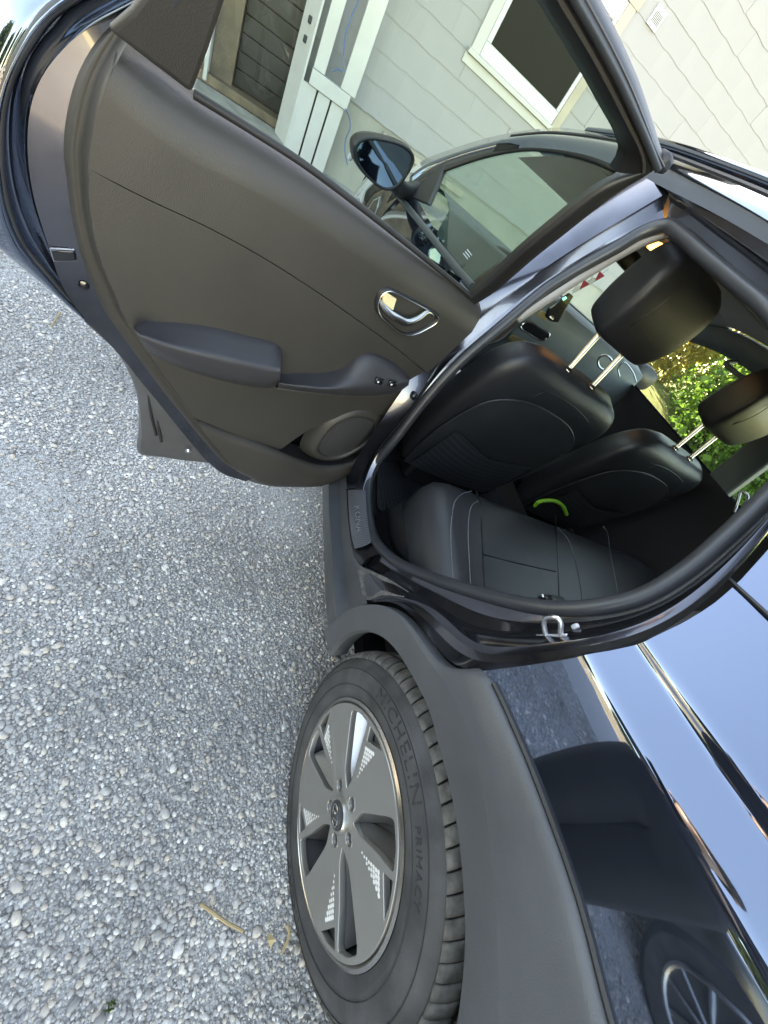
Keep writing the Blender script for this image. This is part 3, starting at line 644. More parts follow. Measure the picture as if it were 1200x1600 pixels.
cant0 = [V(p[0], p[1] - .018, p[2] - .020) for p in RL_roof]
low = [V(p[0], -half_width(p[2] - .085) , p[2] - .085) for p in RL_roof]
mid = [V(p[0], (p[1] - .018) * .45 + (-half_width(p[2] - .085)) * .55 - .012, p[2] - .050) for p in RL_roof]
loft('cant_rail', [cant0, mid, low], M_paint, car, 60, smooth_across=8)
tube('roof_ditch', [p + V(0, .002, .000) for p in cant0], .006, M_black, car, 6)
tube('roof_rail', [V(p[0], p[1] + .012, p[2] + .004) for p in RL_roof if -1.6 < p[0] < .2], .014, M_paint, car, 8)
mir = lambda P: [V(p[0], -p[1], p[2]) for p in P]
crown = [[V(p[0], p[1] * k, p[2] + .028 * (1 - k * k)) for p in RL_roof] for k in (1, .8, .5, .2, 0, -.2, -.5, -.8, -1)]
grid_obj('roof_panel', crown, M_paint, car)
linr = [[V(p[0], (p[1] + .05) * k, p[2] - .045 + .02 * (1 - k * k)) for p in RL_roof] for k in (1, .8, .5, .2, 0, -.2, -.5, -.8, -1)]
grid_obj('headliner', linr, M_liner, car)
# striker
st = side(866, 990, .05); sx = V(1, 0, 0); 
plate_c = side(864, 984, .052)
def st_pt(u, v, y): return aty(u, v, y)
yS = plate_c[1] - .014
striker = slab('striker', [aty(838, 991, yS), aty(888, 990, yS), aty(886, 996, yS), aty(840, 997, yS)], (0, -.003, 0), M_steel, car, .0015)
tube('striker_loop', [aty(853, 993, yS), aty(850, 974, yS - .008), aty(853, 966, yS - .012), aty(868, 965, yS - .012), aty(875, 970, yS - .008), aty(876, 993, yS)], .0042, M_steel, striker, 8, samples=26)
box('bump_stop', side(899, 979, .045), (.008, .008, .012), M_vinyl, car, .003)

# --- wheel arch cladding and rocker
arch_px = [(516, 1022), (524, 1008), (542, 991), (570, 984), (595, 993), (620, 1017), (633, 1037), (652, 1070), (670, 1108), (686, 1166), (701, 1220), (717, 1309), (724, 1387), (727, 1464), (722, 1540), (712, 1610), (690, 1690)]
arch = [aty(u, v, -.898) for u, v in arch_px] + [V(.345, -.898, .51), V(.368, -.897, .42), V(.375, -.893, .32)]
ring_px = [(506, 985), (519, 976), (545, 953), (580, 945), (612, 953), (632, 975), (650, 1003), (672, 1035), (705, 1082), (735, 1150), (752, 1225), (766, 1320), (774, 1400), (779, 1512), (780, 1600), (776, 1690), (765, 1760)]
ring = [aty(u, v, -.910) for u, v in ring_px] + [V(.365, -.91, .61), V(.42, -.91, .49), V(.44, -.905, .34)]
outer_px = [(526, 970), (548, 951), (575, 946), (612, 951), (640, 972), (665, 1002), (690, 1034), (712, 1046), (752, 1049), (800, 1140), (848, 1260), (900, 1410), (949, 1600), (985, 1720), (1010, 1820)]
outer = [quarter_pt(u, v) + V(0, -.004, 0) if v > 1035 else side(u, v, .0) for u, v in outer_px] + [V(.36, -.888, .872), V(.48, -.87, .86), V(.60, -.82, .83)]
archin = [p + V(0, .05, 0) + (V(0, p[1], .334) - p) * -.01 for p in arch]
arch_lip = [p + V(0, .010, 0) + (V(0, p[1], .334) - p) * .012 for p in arch]
cladding = loft('arch_cladding', [archin, arch_lip, arch, [a * .3 + b * .7 + V(0, -.003, 0) for a, b in zip(spline(arch, 40), spline(ring, 40))], ring], M_clad, car, 80, angle=30)
loft('upper_cladding', [ring, [a * .5 + b * .5 + V(0, -.004, .004) for a, b in zip(spline(ring, 40), spline(outer, 40))], outer, [p + V(0, .012, .003) for p in outer]], M_clad, car, 80, smooth_across=14)
tube('cladding_edge_gap', [p + V(0, .004, .006) for p in spline(outer, 40)[17:]], .0045, M_black, car, 6)
liner = []
for r_, yy in ((.40, -.86), (.41, -.80), (.41, -.70)):
    liner.append([V(r_ * math.cos(a), yy, .345 + r_ * math.sin(a)) for a in np.linspace(math.radians(-25), math.radians(186), 30)])
loft('wheel_well_liner', liner, M_carpet, car, 50)
box('wheel_well_wall', (.08, -.64, .42), (.74, .02, .7), M_carpet, car)
k0 = sides([(503, 740, .03), (504, 790, .03), (506, 860, .03), (509, 940, .03), (517, 1020, .02)])
k1 = sides([(513, 740, -.004), (514, 790, -.004), (519, 870, -.004), (523, 935, -.004), (526, 970, -.006)])
k2 = sides([(530, 740, .034), (531, 790, .034), (537, 870, .034), (543, 935, .03), (547, 951, .018)])
k3 = sides([(541, 740, .046), (543, 790, .046), (549, 850, .046), (562, 905, .036), (574, 943, .014)])
k0 = [V(-2.05, -.86, .30)] + k0; k1 = [V(-2.05, -.9, .33)] + k1; k2 = [V(-2.05, -.885, .42)] + k2; k3 = [V(-2.05, -.86, .46)] + k3
kb = [p + V(0, .06, -.05) for p in k0]
loft('rocker_cladding', [kb, k0, k1, k2, k3], M_clad, car, 60, angle=25)
tube('rocker_line', [p * .45 + q * .55 + V(0, -.003, .003) for p, q in zip(spline(k1, 30), spline(k2, 30))], .0022, M_steel, car, 5) if False else None
# dusty web between rocker and arch
web = sides([(552, 866, .034), (564, 884, .046), (605, 903, .048), (640, 925, .048)]); web2 = sides([(562, 905, .030), (572, 937, .024), (600, 931, .024), (632, 934, .024)])
M_dust = mat('dusty_inner_sill', (.10, .095, .09), .8, var=.45, vscale=60, bump=.5, bscale=250)
loft('inner_sill_web', [[p + V(0, -.003, .001) for p in web], [p + V(0, -.003, .001) for p in web2]], M_dust, car, 20)

# --- wheel
WY = -.872
def wheel_pt(r, deg, y=WY): a = math.radians(deg); return V(r * math.cos(a), y, .334 + r * math.sin(a))
M_tyre = mat('tyre_rubber', (.045, .046, .047), .72, var=.42, vscale=14, bump=.35, bscale=240, rvar=.08)
M_tread = mat('worn_tread_rubber', (.10, .097, .09), .88, var=.45, vscale=45, bump=.5, bscale=200)
M_letter = mat('sidewall_lettering', (.022, .022, .023), .85, var=.2)
M_rim = mat('grey_alloy', (.38, .37, .345), .34, .75, .2, .06, 5, rvar=.05)
M_rimdark = mat('dark_alloy', (.13, .125, .12), .45, .5, 0, .1, 8)
M_rimlip = mat('machined_alloy', (.42, .41, .39), .25, 1.0, 0, .05, 8)
M_barrel = mat('wheel_barrel', (.07, .07, .075), .5, .5, 0, .3, 12)
barrel = lathe('rear_wheel', [(.226, -.880), (.216, -.872), (.212, -.84), (.205, -.80), (.20, -.70), (.222, -.675)], M_barrel, car, 96)
lathe('rim_lip', [(.215, WY + .004), (.218, WY - .006), (.224, WY - .011), (.230, WY - .008), (.2315, WY + .004), (.228, WY + .012)], M_rimlip, barrel, 120)
tyre = lathe('tyre', [(.226, WY + .010), (.231, WY - .006), (.236, WY - .0085), (.246, WY - .012), (.254, WY - .0135), (.257, WY - .0128), (.268, WY - .0135), (.280, WY - .0125), (.294, WY - .0085), (.300, WY - .0065), (.302, WY - .0035), (.312, WY + .003), (.3215, WY + .013), (.3275, WY + .024), (.331, WY + .040), (.3325, WY + .055), (.326, WY + .0555), (.326, WY + .065), (.333, WY + .0655), (.334, WY + .095), (.327, WY + .0955), (.327, WY + .106), (.334, WY + .1065), (.333, WY + .14), (.326, WY + .1405), (.326, WY + .15), (.3325, WY + .1505), (.329, WY + .18), (.318, WY + .196), (.29, WY + .205), (.24, WY + .20), (.226, WY + .19)], M_tyre, barrel, 160)
# shoulder blocks, each its own raised lug
nb = 72
for k in range(nb):
    a0 = 360 * k / nb; w = 360 / nb * .86
    rows_ = []
    for f in (0, .33, .67, 1):
        row = []
        for (r, y) in ((.3185, .0085), (.3250, .0165), (.3305, .029), (.3335, .043), (.3348, .0545)):
            bend = -1.6 * ((.0545 - y) / .046) ** 2
            row.append(wheel_pt(r, a0 + w * f + bend, WY + y))
        rows_.append(row)
    b_ = grid_obj('tread_block', rows_, M_tread, barrel); thicken(b_, .006, 1.0)
for (y0_, y1_) in ((.067, .0945), (.108, .139)):
    for k in range(60):
        a0 = 360 * k / 60; w = 5.3
        b_ = grid_obj('tread_rib', [[wheel_pt(.3352, a0 + w * f + 2.0 * g, WY + y0_ + (y1_ - y0_) * g) for g in (0, .5, 1)] for f in (0, .5, 1)], M_tread, barrel); thicken(b_, .005, 1.0)
def arc_text(body, r, mid_deg, size, m_, ex=1.0, lift=.0):
    def fn(x, y, z):
        rr = r + y; return wheel_pt(rr, mid_deg - math.degrees(x * ex / r), np.interp(rr, [.246, .257, .28, .294, .302], [WY - .0122, WY - .0130, WY - .0127, WY - .0087, WY - .004]) - .0004 - z)
    return text_mesh('sidewall_text', body, size, fn, m_, barrel, .0006, 1.15)
arc_text('MICHELIN', .279, 112, .034, M_letter, 1.35); arc_text('PRIMACY', .276, 72, .020, M_letter, 1.2)
arc_text('MICHELIN', .279, -68, .034, M_letter, 1.35)
lathe('sidewall_ring', [(.2955, WY - .0083), (.2965, WY - .0098), (.2975, WY - .0080)], M_letter, barrel, 120); lathe('sidewall_ring', [(.2595, WY - .0134), (.2605, WY - .0150), (.2615, WY - .0135)], M_letter, barrel, 120)
# alloy face cut from a disc: five deep pockets and five recessed corners
def polar_curve(name, loops, extrude, bevel, y, m_, parent, dish=0.0):
    cu = bpy.data.curves.new(name, 'CURVE'); cu.dimensions = '2D'; cu.fill_mode = 'BOTH'; cu.extrude = extrude; cu.bevel_depth = bevel; cu.bevel_resolution = 2
    for lp in loops:
        sp = cu.splines.new('POLY'); sp.points.add(len(lp) - 1); sp.use_cyclic_u = True
        for q, (r, a) in zip(sp.points, lp): q.co = (r * math.cos(math.radians(a)), r * math.sin(math.radians(a)), 0, 1)
    tmp = bpy.data.objects.new(name, cu); COL.objects.link(tmp)
    dg = bpy.context.evaluated_depsgraph_get(); me0 = tmp.evaluated_get(dg).to_mesh()
    vs_ = [V(v.co.x, y - v.co.z + dish * ((v.co.x ** 2 + v.co.y ** 2) ** .5 / .216) ** 2, v.co.y + .334) for v in me0.vertices]; fs = [tuple(p.vertices) for p in me0.polygons]
    tmp.evaluated_get(dg).to_mesh_clear(); bpy.data.objects.remove(tmp); bpy.data.curves.remove(cu)
    o = mesh_obj(name, vs_, fs, m_, parent, True, 30); recalc(o); o.data.set_sharp_from_angle(angle=math.radians(30)); return o
def rnd_poly(pts, f=.18, n=4):       # round the corners of a polar polygon
    P = [(r * math.cos(math.radians(a)), r * math.sin(math.radians(a))) for r, a in pts]; out = []
    for i in range(len(P)):
        p0, p1, p2 = np.array(P[i - 1]), np.array(P[i]), np.array(P[(i + 1) % len(P)])
        a_ = p1 + (p0 - p1) * f; b_ = p1 + (p2 - p1) * f
        for t in np.linspace(0, 1, n): q = (1 - t) ** 2 * a_ + 2 * t * (1 - t) * p1 + t * t * b_; out.append((float(np.hypot(*q)), math.degrees(math.atan2(q[1], q[0]))))
    return out
PH = 62.5
face_loops = [[(.2165, a) for a in np.arange(0, 360, 3)]]
pockets = []; darks = []; perfs = []
for s in range(5):
    b_ = PH + 72 * s
    pk = rnd_poly([(.050, b_ + 8), (.088, b_ + 27), (.209, b_ + 23), (.212, b_ + 11), (.210, b_ + .5), (.15, b_ + 1.0), (.085, b_ - 2)], .22)
    dk = rnd_poly([(.176, b_ - 3.2), (.211, b_ - 20.5), (.2125, b_ - 12), (.211, b_ - 1.6)], .10)
    lx_, lz_ = .052 * math.cos(math.radians(b_ + 44)), .052 * math.sin(math.radians(b_ + 44))
    hole = [(math.hypot(lx_ + .0145 * math.cos(t), lz_ + .0145 * math.sin(t)), math.degrees(math.atan2(lz_ + .0145 * math.sin(t), lx_ + .0145 * math.cos(t)))) for t in np.linspace(0, 2 * math.pi, 18, endpoint=False)]
    pockets.append(pk); darks.append(dk); face_loops += [pk, dk, hole]
polar_curve('wheel_face', face_loops, .006, .0018, WY - .0005, M_rim, barrel, -.004)
lathe('wheel_dish', [(.0, WY + .034), (.05, WY + .030), (.09, WY + .048), (.215, WY + .060)], M_barrel, barrel, 60)
for s in range(5):
    b_ = PH + 72 * s
    polar_curve('corner_plate', [rnd_poly([(.174, b_ - 3), (.212, b_ - 22), (.2145, b_ - 12), (.213, b_ - .5)], .08)], .001, 0, WY + .008, M_rimdark, barrel)
    # slanted pocket wall; two take a brighter alloy, painting the light they catch
    w0 = [wheel_pt(.052, b_ + 8, WY + .006), wheel_pt(.088, b_ + 26, WY + .006), wheel_pt(.208, b_ + 22.5, WY + .004)]
    w1 = [wheel_pt(.060, b_ + 7, WY + .028), wheel_pt(.100, b_ + 12, WY + .044), wheel_pt(.195, b_ + 13, WY + .052)]
    loft('pocket_wall', [w0, w1], M_rimlip if s in (1, 4) else M_rim, barrel, 12)
    w0 = [wheel_pt(.052, b_ + 8, WY + .006), wheel_pt(.086, b_ - 1.6, WY + .006), wheel_pt(.209, b_ + .8, WY + .004)]
    w1 = [wheel_pt(.062, b_ + 9, WY + .028), wheel_pt(.095, b_ + 5, WY + .046), wheel_pt(.198, b_ + 5, WY + .055)]
    loft('pocket_wall', [w0, w1], M_rimdark, barrel, 12)
    # rows of small polished dimples, the light they catch painted as pale discs
    vd, fd = [], []
    for i in range(8):
        f = (i + 1) / 9
        nrow = 1 + int(i * .6)
        A_ = wheel_pt(.095 + (.172 - .095) * f, b_ - 9 + 5.4 * f, 0); B_ = wheel_pt(.095 + (.203 - .095) * f, b_ - 12 - 8 * f, 0)
        for j in range(nrow):
            g = (j + .5) / nrow * .72 + .04
            c = A_ * (1 - g) + B_ * g; rad = .0022 + .0026 * f; rr_ = np.hypot(c[0], c[2] - .334); k0_ = len(vd)
            for q in range(6): vd.append((c[0] + rad * math.cos(q * math.pi / 3), WY - .0092 - .004 * (rr_ / .216) ** 2, c[2] + rad * math.sin(q * math.pi / 3)))
            fd.append(tuple(range(k0_, k0_ + 6)))
    mesh_obj('dimple_pattern', vd, fd, mat('dimple_glint', (.75, .75, .73), .4, .1) if s == 0 else bpy.data.materials['dimple_glint'], barrel, False)
    a = PH + 72 * s + 44
    lathe('lug_hole', [(.0165, -.007), (.0160, -.0095), (.0140, -.0095), (.0125, .006), (.0, .010)], M_rim, barrel, 20, (.052 * math.cos(math.radians(a)), WY, .334 + .052 * math.sin(math.radians(a))))
    lathe('lug_nut', [(.0085, .008), (.008, .001), (.004, -.001), (.0, -.001)], M_steel, barrel, 6, (.052 * math.cos(math.radians(a)), WY, .334 + .052 * math.sin(math.radians(a))))
cap = lathe('centre_cap', [(.0335, WY - .004), (.0335, WY - .014), (.031, WY - .0185), (.028, WY - .0175), (.0, WY - .0195)], M_rim, barrel, 40)
M_capd = mat('cap_grey', (.10, .10, .105), .35, .6)
def cap_pt(x, y, z=0): return V(x, WY - .0215 - z, .334 + y)
lathe('cap_disc', [(.027, -.0012), (.0, -.003)], M_capd, barrel, 40, (0, WY - .0178, .334))
ov = [cap_pt(.020 * math.cos(t), .0115 * math.sin(t)) for t in np.linspace(0, 2 * math.pi, 30, endpoint=False)]
rot20 = lambda P, a: [V((p[0]) * math.cos(a) - (p[2] - .334) * math.sin(a), p[1], .334 + p[0] * math.sin(a) + (p[2] - .334) * math.cos(a)) for p in P]
EA = math.radians(-15)
tube('emblem', rot20(ov, EA), .0016, M_chrome, barrel, 6, closed=True)
for pts in ([cap_pt(-.0085, -.008), cap_pt(-.0065, 0), cap_pt(-.006, .0085)], [cap_pt(.006, -.0085), cap_pt(.0065, 0), cap_pt(.0085, .008)], [cap_pt(-.006, -.001), cap_pt(0, .0012), cap_pt(.006, .001)]):
    tube('emblem', rot20(pts, EA), .0017, M_chrome, barrel, 6, samples=8)
tube('valve_stem', [wheel_pt(.205, 67, WY + .02), wheel_pt(.196, 67, WY - .004)], [.0045, .004], M_chrome, barrel, 10)

# --- open rear door
ridge_px = [(400, -120), (310, -75), (245, -32), (200, 0), (140, 38), (108, 66), (80, 94), (63, 118), (52, 140), (44, 170), (42, 200), (42, 235), (44, 270), (51, 305), (60, 340), (78, 388), (96, 450), (120, 484), (132, 500), (180, 545), (215, 590), (250, 632), (290, 682), (325, 722), (352, 742), (384, 752)]
trim_px = [(232, -10), (205, 18), (167, 46), (140, 80), (120, 120), (108, 160), (101, 200), (99, 228), (100, 250), (104, 280), (112, 340), (124, 390), (140, 436), (166, 490), (180, 510), (223, 569), (267, 627), (310, 679), (340, 713), (353, 725), (373, 737), (395, 748)]
crest_px = [(262, -4), (228, 30), (192, 80), (178, 108), (166, 132), (154, 170), (146, 210), (141, 235), (138, 262), (139, 300), (142, 340), (158, 410), (180, 460), (196, 500), (208, 519), (245, 569), (280, 617), (306, 655), (336, 697), (355, 719), (378, 737), (398, 747)]
flange_px = [(330, -170), (230, -118), (150, -62), (66, 0), (40, 22), (12, 76), (-4, 112), (-18, 160), (-26, 220), (-24, 290), (-12, 350), (0, 378), (12, 398), (40, 422), (70, 446), (94, 470), (132, 500), (180, 545), (195, 567), (208, 597), (216, 632), (217, 675), (218, 709), (251, 714), (284, 719), (340, 724), (362, 734), (380, 744), (398, 752), (420, 757)]
tr = doors(trim_px, .048); cr = doors(crest_px, .088)
flA = doors(flange_px[:17], -.045); rdA = doors(ridge_px[:19], .045); N_ = 70
lean_up = lambda P: [p + DN * LEAN * max(0, p[2] - 1.12) for p in P]
fA, rA = spline(lean_up(flA), N_), spline(lean_up(rdA), N_)
dc = door_pt(.35, 0, .75)
outA = [p + (p - dc) / np.linalg.norm(p - dc) * .07 * min(1, (N_ - 1 - i) / 18) - DN * .04 for i, p in enumerate(fA)]
g1 = [p * .45 + q * .55 - DN * .045 for p, q in zip(fA, rA)]
g0 = [p * .7 + q * .3 - DN * .006 for p, q in zip(fA, rA)]
rA2 = [p * .92 + q * .08 - DN * .022 for p, q in zip(rA, fA)]
door_shell = loft('rear_door', [outA, fA, g0, g1, rA2, rA], M_paint, car, 110, smooth_across=34, relax=20)
door_shell['label'] = 'open rear left door seen from its trimmed inside'
rdB = doors(ridge_px[18:], .045); rdall = doors(ridge_px[2:], .045)
loft('door_edge_band', [rdall, tr], M_jamb, door_shell, 110, relax=12)
M_web = mat('dusty_door_metal', (.10, .098, .10), .42, .35, 0, .12, 14, rvar=.08)
flB = doors(flange_px[16:], -.045); rB, fB = spline(rdB, 60), spline(flB, 60)
loft('lower_web', [rB, [p - DN * .035 for p in rB], [p * .75 + q * .25 - DN * .03 for p, q in zip(rB, fB)], [p * .4 + q * .6 - DN * .012 for p, q in zip(rB, fB)], [p * .12 + q * .88 + DN * .006 for p, q in zip(rB, fB)], fB, [p - DN * .012 for p in fB]], M_web, door_shell, 60, angle=40)
tube('door_edge_seal', [p * .62 + q * .38 - DN * .022 for p, q in zip(fA, rA)], .006, M_seal, door_shell, 8)
# outer skin of the door, turned away from the camera
sk = []
for d_, inset_ in ((-.03, 0), (-.075, .03), (-.08, .10)):
    pass
top_belt = [door_pt(.0, -.02, 1.08), door_pt(.45, -.02, 1.10), door_pt(.86, -.02, 1.13)]
_fall = np.array([[(p - HINGE) @ DS, p[2]] for p in list(fA)[10:] + list(fB)[:26]]); _o = np.argsort(_fall[:, 1])
def skin_s(z): return float(np.interp(z, _fall[_o, 1], _fall[_o, 0])) - .012
skin_rows = [[door_pt(s_, d_, z_) for s_ in np.linspace(.0, skin_s(z_), 14)] for z_, d_ in ((.40, -.05), (.45, -.06), (.55, -.068), (.7, -.070), (.8, -.068), (.95, -.06), (1.05, -.05), (1.10, -.045))]
grid_obj('outer_skin', skin_rows, M_paint, door_shell)
# inner trim: bevelled border plus flat field split by a seam
_tr, _cr = spline(tr, 90), spline(cr, 90)
bord = loft('trim_border', [tr, [p * .72 + q * .28 - DN * .004 for p, q in zip(_tr, _cr)], [p * .38 + q * .62 - DN * .018 for p, q in zip(_tr, _cr)], [p * .18 + q * .82 - DN * .012 for p, q in zip(_tr, _cr)], [p * .06 + q * .94 - DN * .001 for p, q in zip(_tr, _cr)], cr], M_trim, door_shell, 90, smooth_across=18)
bord['label'] = 'brown grey bevelled border of the inner trim'
belt_px = [(742, 470), (690, 426), (620, 370), (545, 311), (470, 255), (385, 200), (303, 150), (240, 100), (192, 66)]
seam_px = [(141, 262), (190, 290), (240, 315), (320, 352), (400, 395), (480, 445), (560, 500), (615, 540), (668, 583)]
belt_w = doors(belt_px, .030); seam_w = doors(seam_px, .090)
belt_a = [p + DN * .018 + V(0, 0, .005) for p in belt_w]; belt_r = [p + DN * .038 + V(0, 0, -.002) for p in belt_w]; belt_s = [p + DN * .053 + V(0, 0, -.020) for p in belt_w]; belt_t = [p + DN * .060 + V(0, 0, -.052) for p in belt_w]
for L_, px_ in ((belt_w, (190, 64, .05)), (belt_a, (186, 72, .066)), (belt_r, (180, 84, .080)), (belt_s, (176, 100, .086)), (belt_t, (164, 136, .088))): L_[-1] = door(*px_)
lo_px = [(141, 264), (190, 290), (240, 315), (320, 352), (400, 395), (480, 445), (560, 500), (615, 540), (668, 583)]
def crest_between(v0, v1, n_):
    k0 = int(np.argmin(np.linalg.norm(_cr - door(*v0, .088), axis=1))); k1 = int(np.argmin(np.linalg.norm(_cr - door(*v1, .088), axis=1)))
    return spline(_cr[k0:k1 + 1], n_)
def patch(top, bot, left, right, rows_, n_):
    T, S = spline(top, n_), spline(bot, n_); out = []
    for i in range(rows_):
        f = i / (rows_ - 1); r = T * (1 - f) + S * f; t = np.linspace(0, 1, n_)[:, None]
        r = r + (left[i] - r[0]) * (1 - t) ** 3 + ((right[i] - r[-1]) * t ** 3 if right is not None else 0)
        out.append(r)
    return out
cu_ = crest_between((162, 140), (140, 262), 14); seam_pts = doors(lo_px, .0905); seam_pts[0] = cu_[-1]
T_ = [cu_[0]] + list(belt_t[::-1][1:])
rows_u = patch(T_, seam_pts, cu_, None, 14, 60)
upper = loft('upper_trim', [[p - DN * .03 for p in belt_w[::-1]], belt_w[::-1], belt_a[::-1], belt_r[::-1], belt_s[::-1]] + rows_u + [[p - DN * .005 + V(0, 0, -.001) for p in rows_u[-1]]], M_trim, door_shell, 60, angle=70)
cl_ = crest_between((141, 268), (305, 653), 20); lo = doors([(u, v + 2) for u, v in lo_px], .0905); lo[0] = cl_[0]
pock = doors([(305, 653), (350, 672), (400, 692), (432, 704), (458, 688), (490, 668), (545, 648), (612, 648)], .088); pock[0] = cl_[-1]
right_ = spline(doors([(668, 585), (652, 606), (636, 626), (612, 648)], .089), 20)
rows_l = patch(lo, pock, cl_, right_, 20, 90)
lower = loft('lower_trim', [[p - DN * .005 + V(0, 0, .001) for p in rows_l[0]]] + rows_l + [[p - DN * .03 for p in rows_l[-1]]], M_trim, door_shell, 90, angle=60)
# map pocket: lip panel in front of a dark cavity
pl0 = doors([(306, 655, .088), (350, 675, .092), (400, 694, .10), (430, 706, .106), (470, 722, .11), (505, 731, .112), (545, 727, .108), (566, 715, .10), (590, 700, .09)], .1)
pl1 = doors([(373, 737, .085), (395, 748, .09), (412, 757, .094), (430, 760, .098), (470, 761, .10), (505, 758, .10), (535, 746, .095), (552, 730, .088), (575, 712, .08)], .1)
pm = [a * .5 + b * .5 + DN * .014 for a, b in zip(spline(pl0, 30), spline(pl1, 30))]
lipo = loft('map_pocket', [[p - DN * .012 for p in pl0], pl0, pm, pl1, [p - DN * .05 + V(0, 0, .004) for p in pl1]], M_trim, door_shell, 50, smooth_across=16)
loft('pocket_cavity', [doors([(400, 690), (440, 700), (520, 690), (600, 668)], .05), doors([(400, 730), (450, 745), (520, 745), (580, 720)], .05)], M_carpet, door_shell, 20)
loft('pocket_floor', [[p - DN * .07 for p in pl0], [p - DN * .01 - V(0, 0, .01) for p in pl0]], M_black, door_shell, 30)
# speaker
spk_o = doors([(498, 702), (505, 686), (525, 664), (556, 652), (580, 657), (587, 668), (577, 686), (556, 702), (530, 713), (508, 712)], .092)
spk_c = np.mean(spk_o, 0)
loft('speaker_surround', [[p + (p - spk_c) * .55 - DN * .035 for p in spk_o], [p + (p - spk_c) * .30 - DN * .006 for p in spk_o], [p + (p - spk_c) * .08 + DN * .004 for p in spk_o], spk_o, [p - DN * .006 for p in spk_o]], M_trim, door_shell, 60, closed=True, smooth_across=12)
def mesh_mat():
    mt = bpy.data.materials.new('perforated_grille'); mt.use_nodes = True; nt = mt.node_tree; b = nt.nodes['Principled BSDF']; L = nt.links
    tc = nt.nodes.new('ShaderNodeTexCoord'); vo = nt.nodes.new('ShaderNodeTexVoronoi'); vo.inputs['Scale'].default_value = 330; vo.inputs['Randomness'].default_value = 0.15
    L.new(tc.outputs['Object'], vo.inputs['Vector']); cr_ = nt.nodes.new('ShaderNodeValToRGB'); cr_.color_ramp.elements[0].position = .25; cr_.color_ramp.elements[0].color = (.004, .004, .004, 1); cr_.color_ramp.elements[1].position = .4; cr_.color_ramp.elements[1].color = (.035, .034, .034, 1)
    L.new(vo.outputs['Distance'], cr_.inputs['Fac']); L.new(cr_.outputs['Color'], b.inputs['Base Color']); b.inputs['Roughness'].default_value = .6
    return mt
M_grille = mesh_mat()
spk_in = spline(spk_o, 40, True)
grid_obj('speaker_grille', [[p + (spk_c - p) * k - DN * .004 + DN * .008 * (1 - (1 - k) ** 2) for p in list(spk_in) + [spk_in[0]]] for k in (0, .3, .6, .85, .999)], M_grille, door_shell)
# armrest: padded part and switch pod
pT = doors([(209, 514), (222, 503), (260, 502), (320, 508), (380, 522), (430, 535), (440, 545)], .088)
pR = doors([(211, 520), (226, 524), (262, 538), (320, 553), (380, 567), (428, 577), (438, 577)], .146)
pF = doors([(216, 528), (236, 545), (268, 562), (325, 582), (380, 594), (425, 598), (437, 594)], .136)
pB = doors([(222, 537), (245, 557), (280, 573), (340, 592), (400, 604), (428, 604), (439, 592)], .090)
sT, sR, sF, sB = (spline(q, 40) for q in (pT, pR, pF, pB))
mx2 = lambda p, q, t, d=0.0: [a * (1 - t) + b * t + DN * d for a, b in zip(p, q)]
prof_ = [mx2(sT, sT, 0, -.03), sT, mx2(sT, sR, .5, .002), mx2(sT, sR, .88, .0015), sR, mx2(sR, sF, .15, .002), mx2(sR, sF, .6, .004), sF, mx2(sF, sB, .5, .004), sB, mx2(sB, sB, 0, -.02)]
for q in prof_: q[0] = q[0] - DN * .01
armpad = loft('armrest', prof_, M_trim2, door_shell, 60, smooth_across=40)
armpad['label'] = 'blue black padded armrest'
endc = [q[-1] for q in prof_[1:-1]]
slab('armrest_end', endc, -DS * 0 - DN * .02, M_trim2, armpad)
# pull cavity and pod
ca0 = doors([(441, 552), (470, 560), (510, 570), (545, 576), (556, 566)], .088); ca1 = doors([(441, 592), (470, 594), (505, 596), (530, 592), (548, 578)], .060)
loft('pull_cavity', [ca0, [p * .5 + q * .5 - DN * .012 for p, q in zip(ca0, ca1)], ca1], M_black, door_shell, 24, smooth_across=10)
pod_t = doors([(436, 590, .10), (470, 593, .112), (505, 596, .118), (528, 592, .118), (546, 578, .108), (558, 563, .10), (572, 556, .098), (585, 557, .100), (605, 566, .104), (625, 579, .104), (638, 590, .100)], .1)
pod_m = doors([(436, 598, .128), (470, 603, .138), (505, 607, .142), (530, 607, .142), (550, 606, .14), (565, 605, .138), (580, 604, .136), (592, 604, .134), (610, 604, .130), (626, 602, .122), (639, 597, .106)], .1)
pod_b = doors([(432, 606, .10), (470, 611, .108), (505, 615, .11), (530, 617, .11), (550, 618, .11), (565, 618, .11), (580, 618, .108), (592, 617, .106), (610, 615, .102), (626, 609, .098), (638, 600, .094)], .1)
pod = loft('switch_pod', [[p - DN * .03 for p in pod_t], pod_t, [a * .35 + b * .65 + DN * .006 for a, b in zip(pod_t, pod_m)], pod_m, pod_b, [p - DN * .03 for p in pod_b]], M_trim2, door_shell, 60, smooth_across=24)
for (u, v) in ((591, 594), (612, 598)):
    c_ = door(u, v, .128); b_ = box('window_switch', c_ + DN * .002, (.026, .012, .016), M_gloss, pod, .003, [DS, DN, V(0, 0, 1)])
    box('switch_key', c_ + DN * .009 + DS * .004, (.008, .006, .008), M_chrome, pod, .003, [DS, DN, V(0, 0, 1)])
tube('pod_line', [p + DN * .002 for p in pod_b], .0016, M_steel if False else M_trim, door_shell, 6)
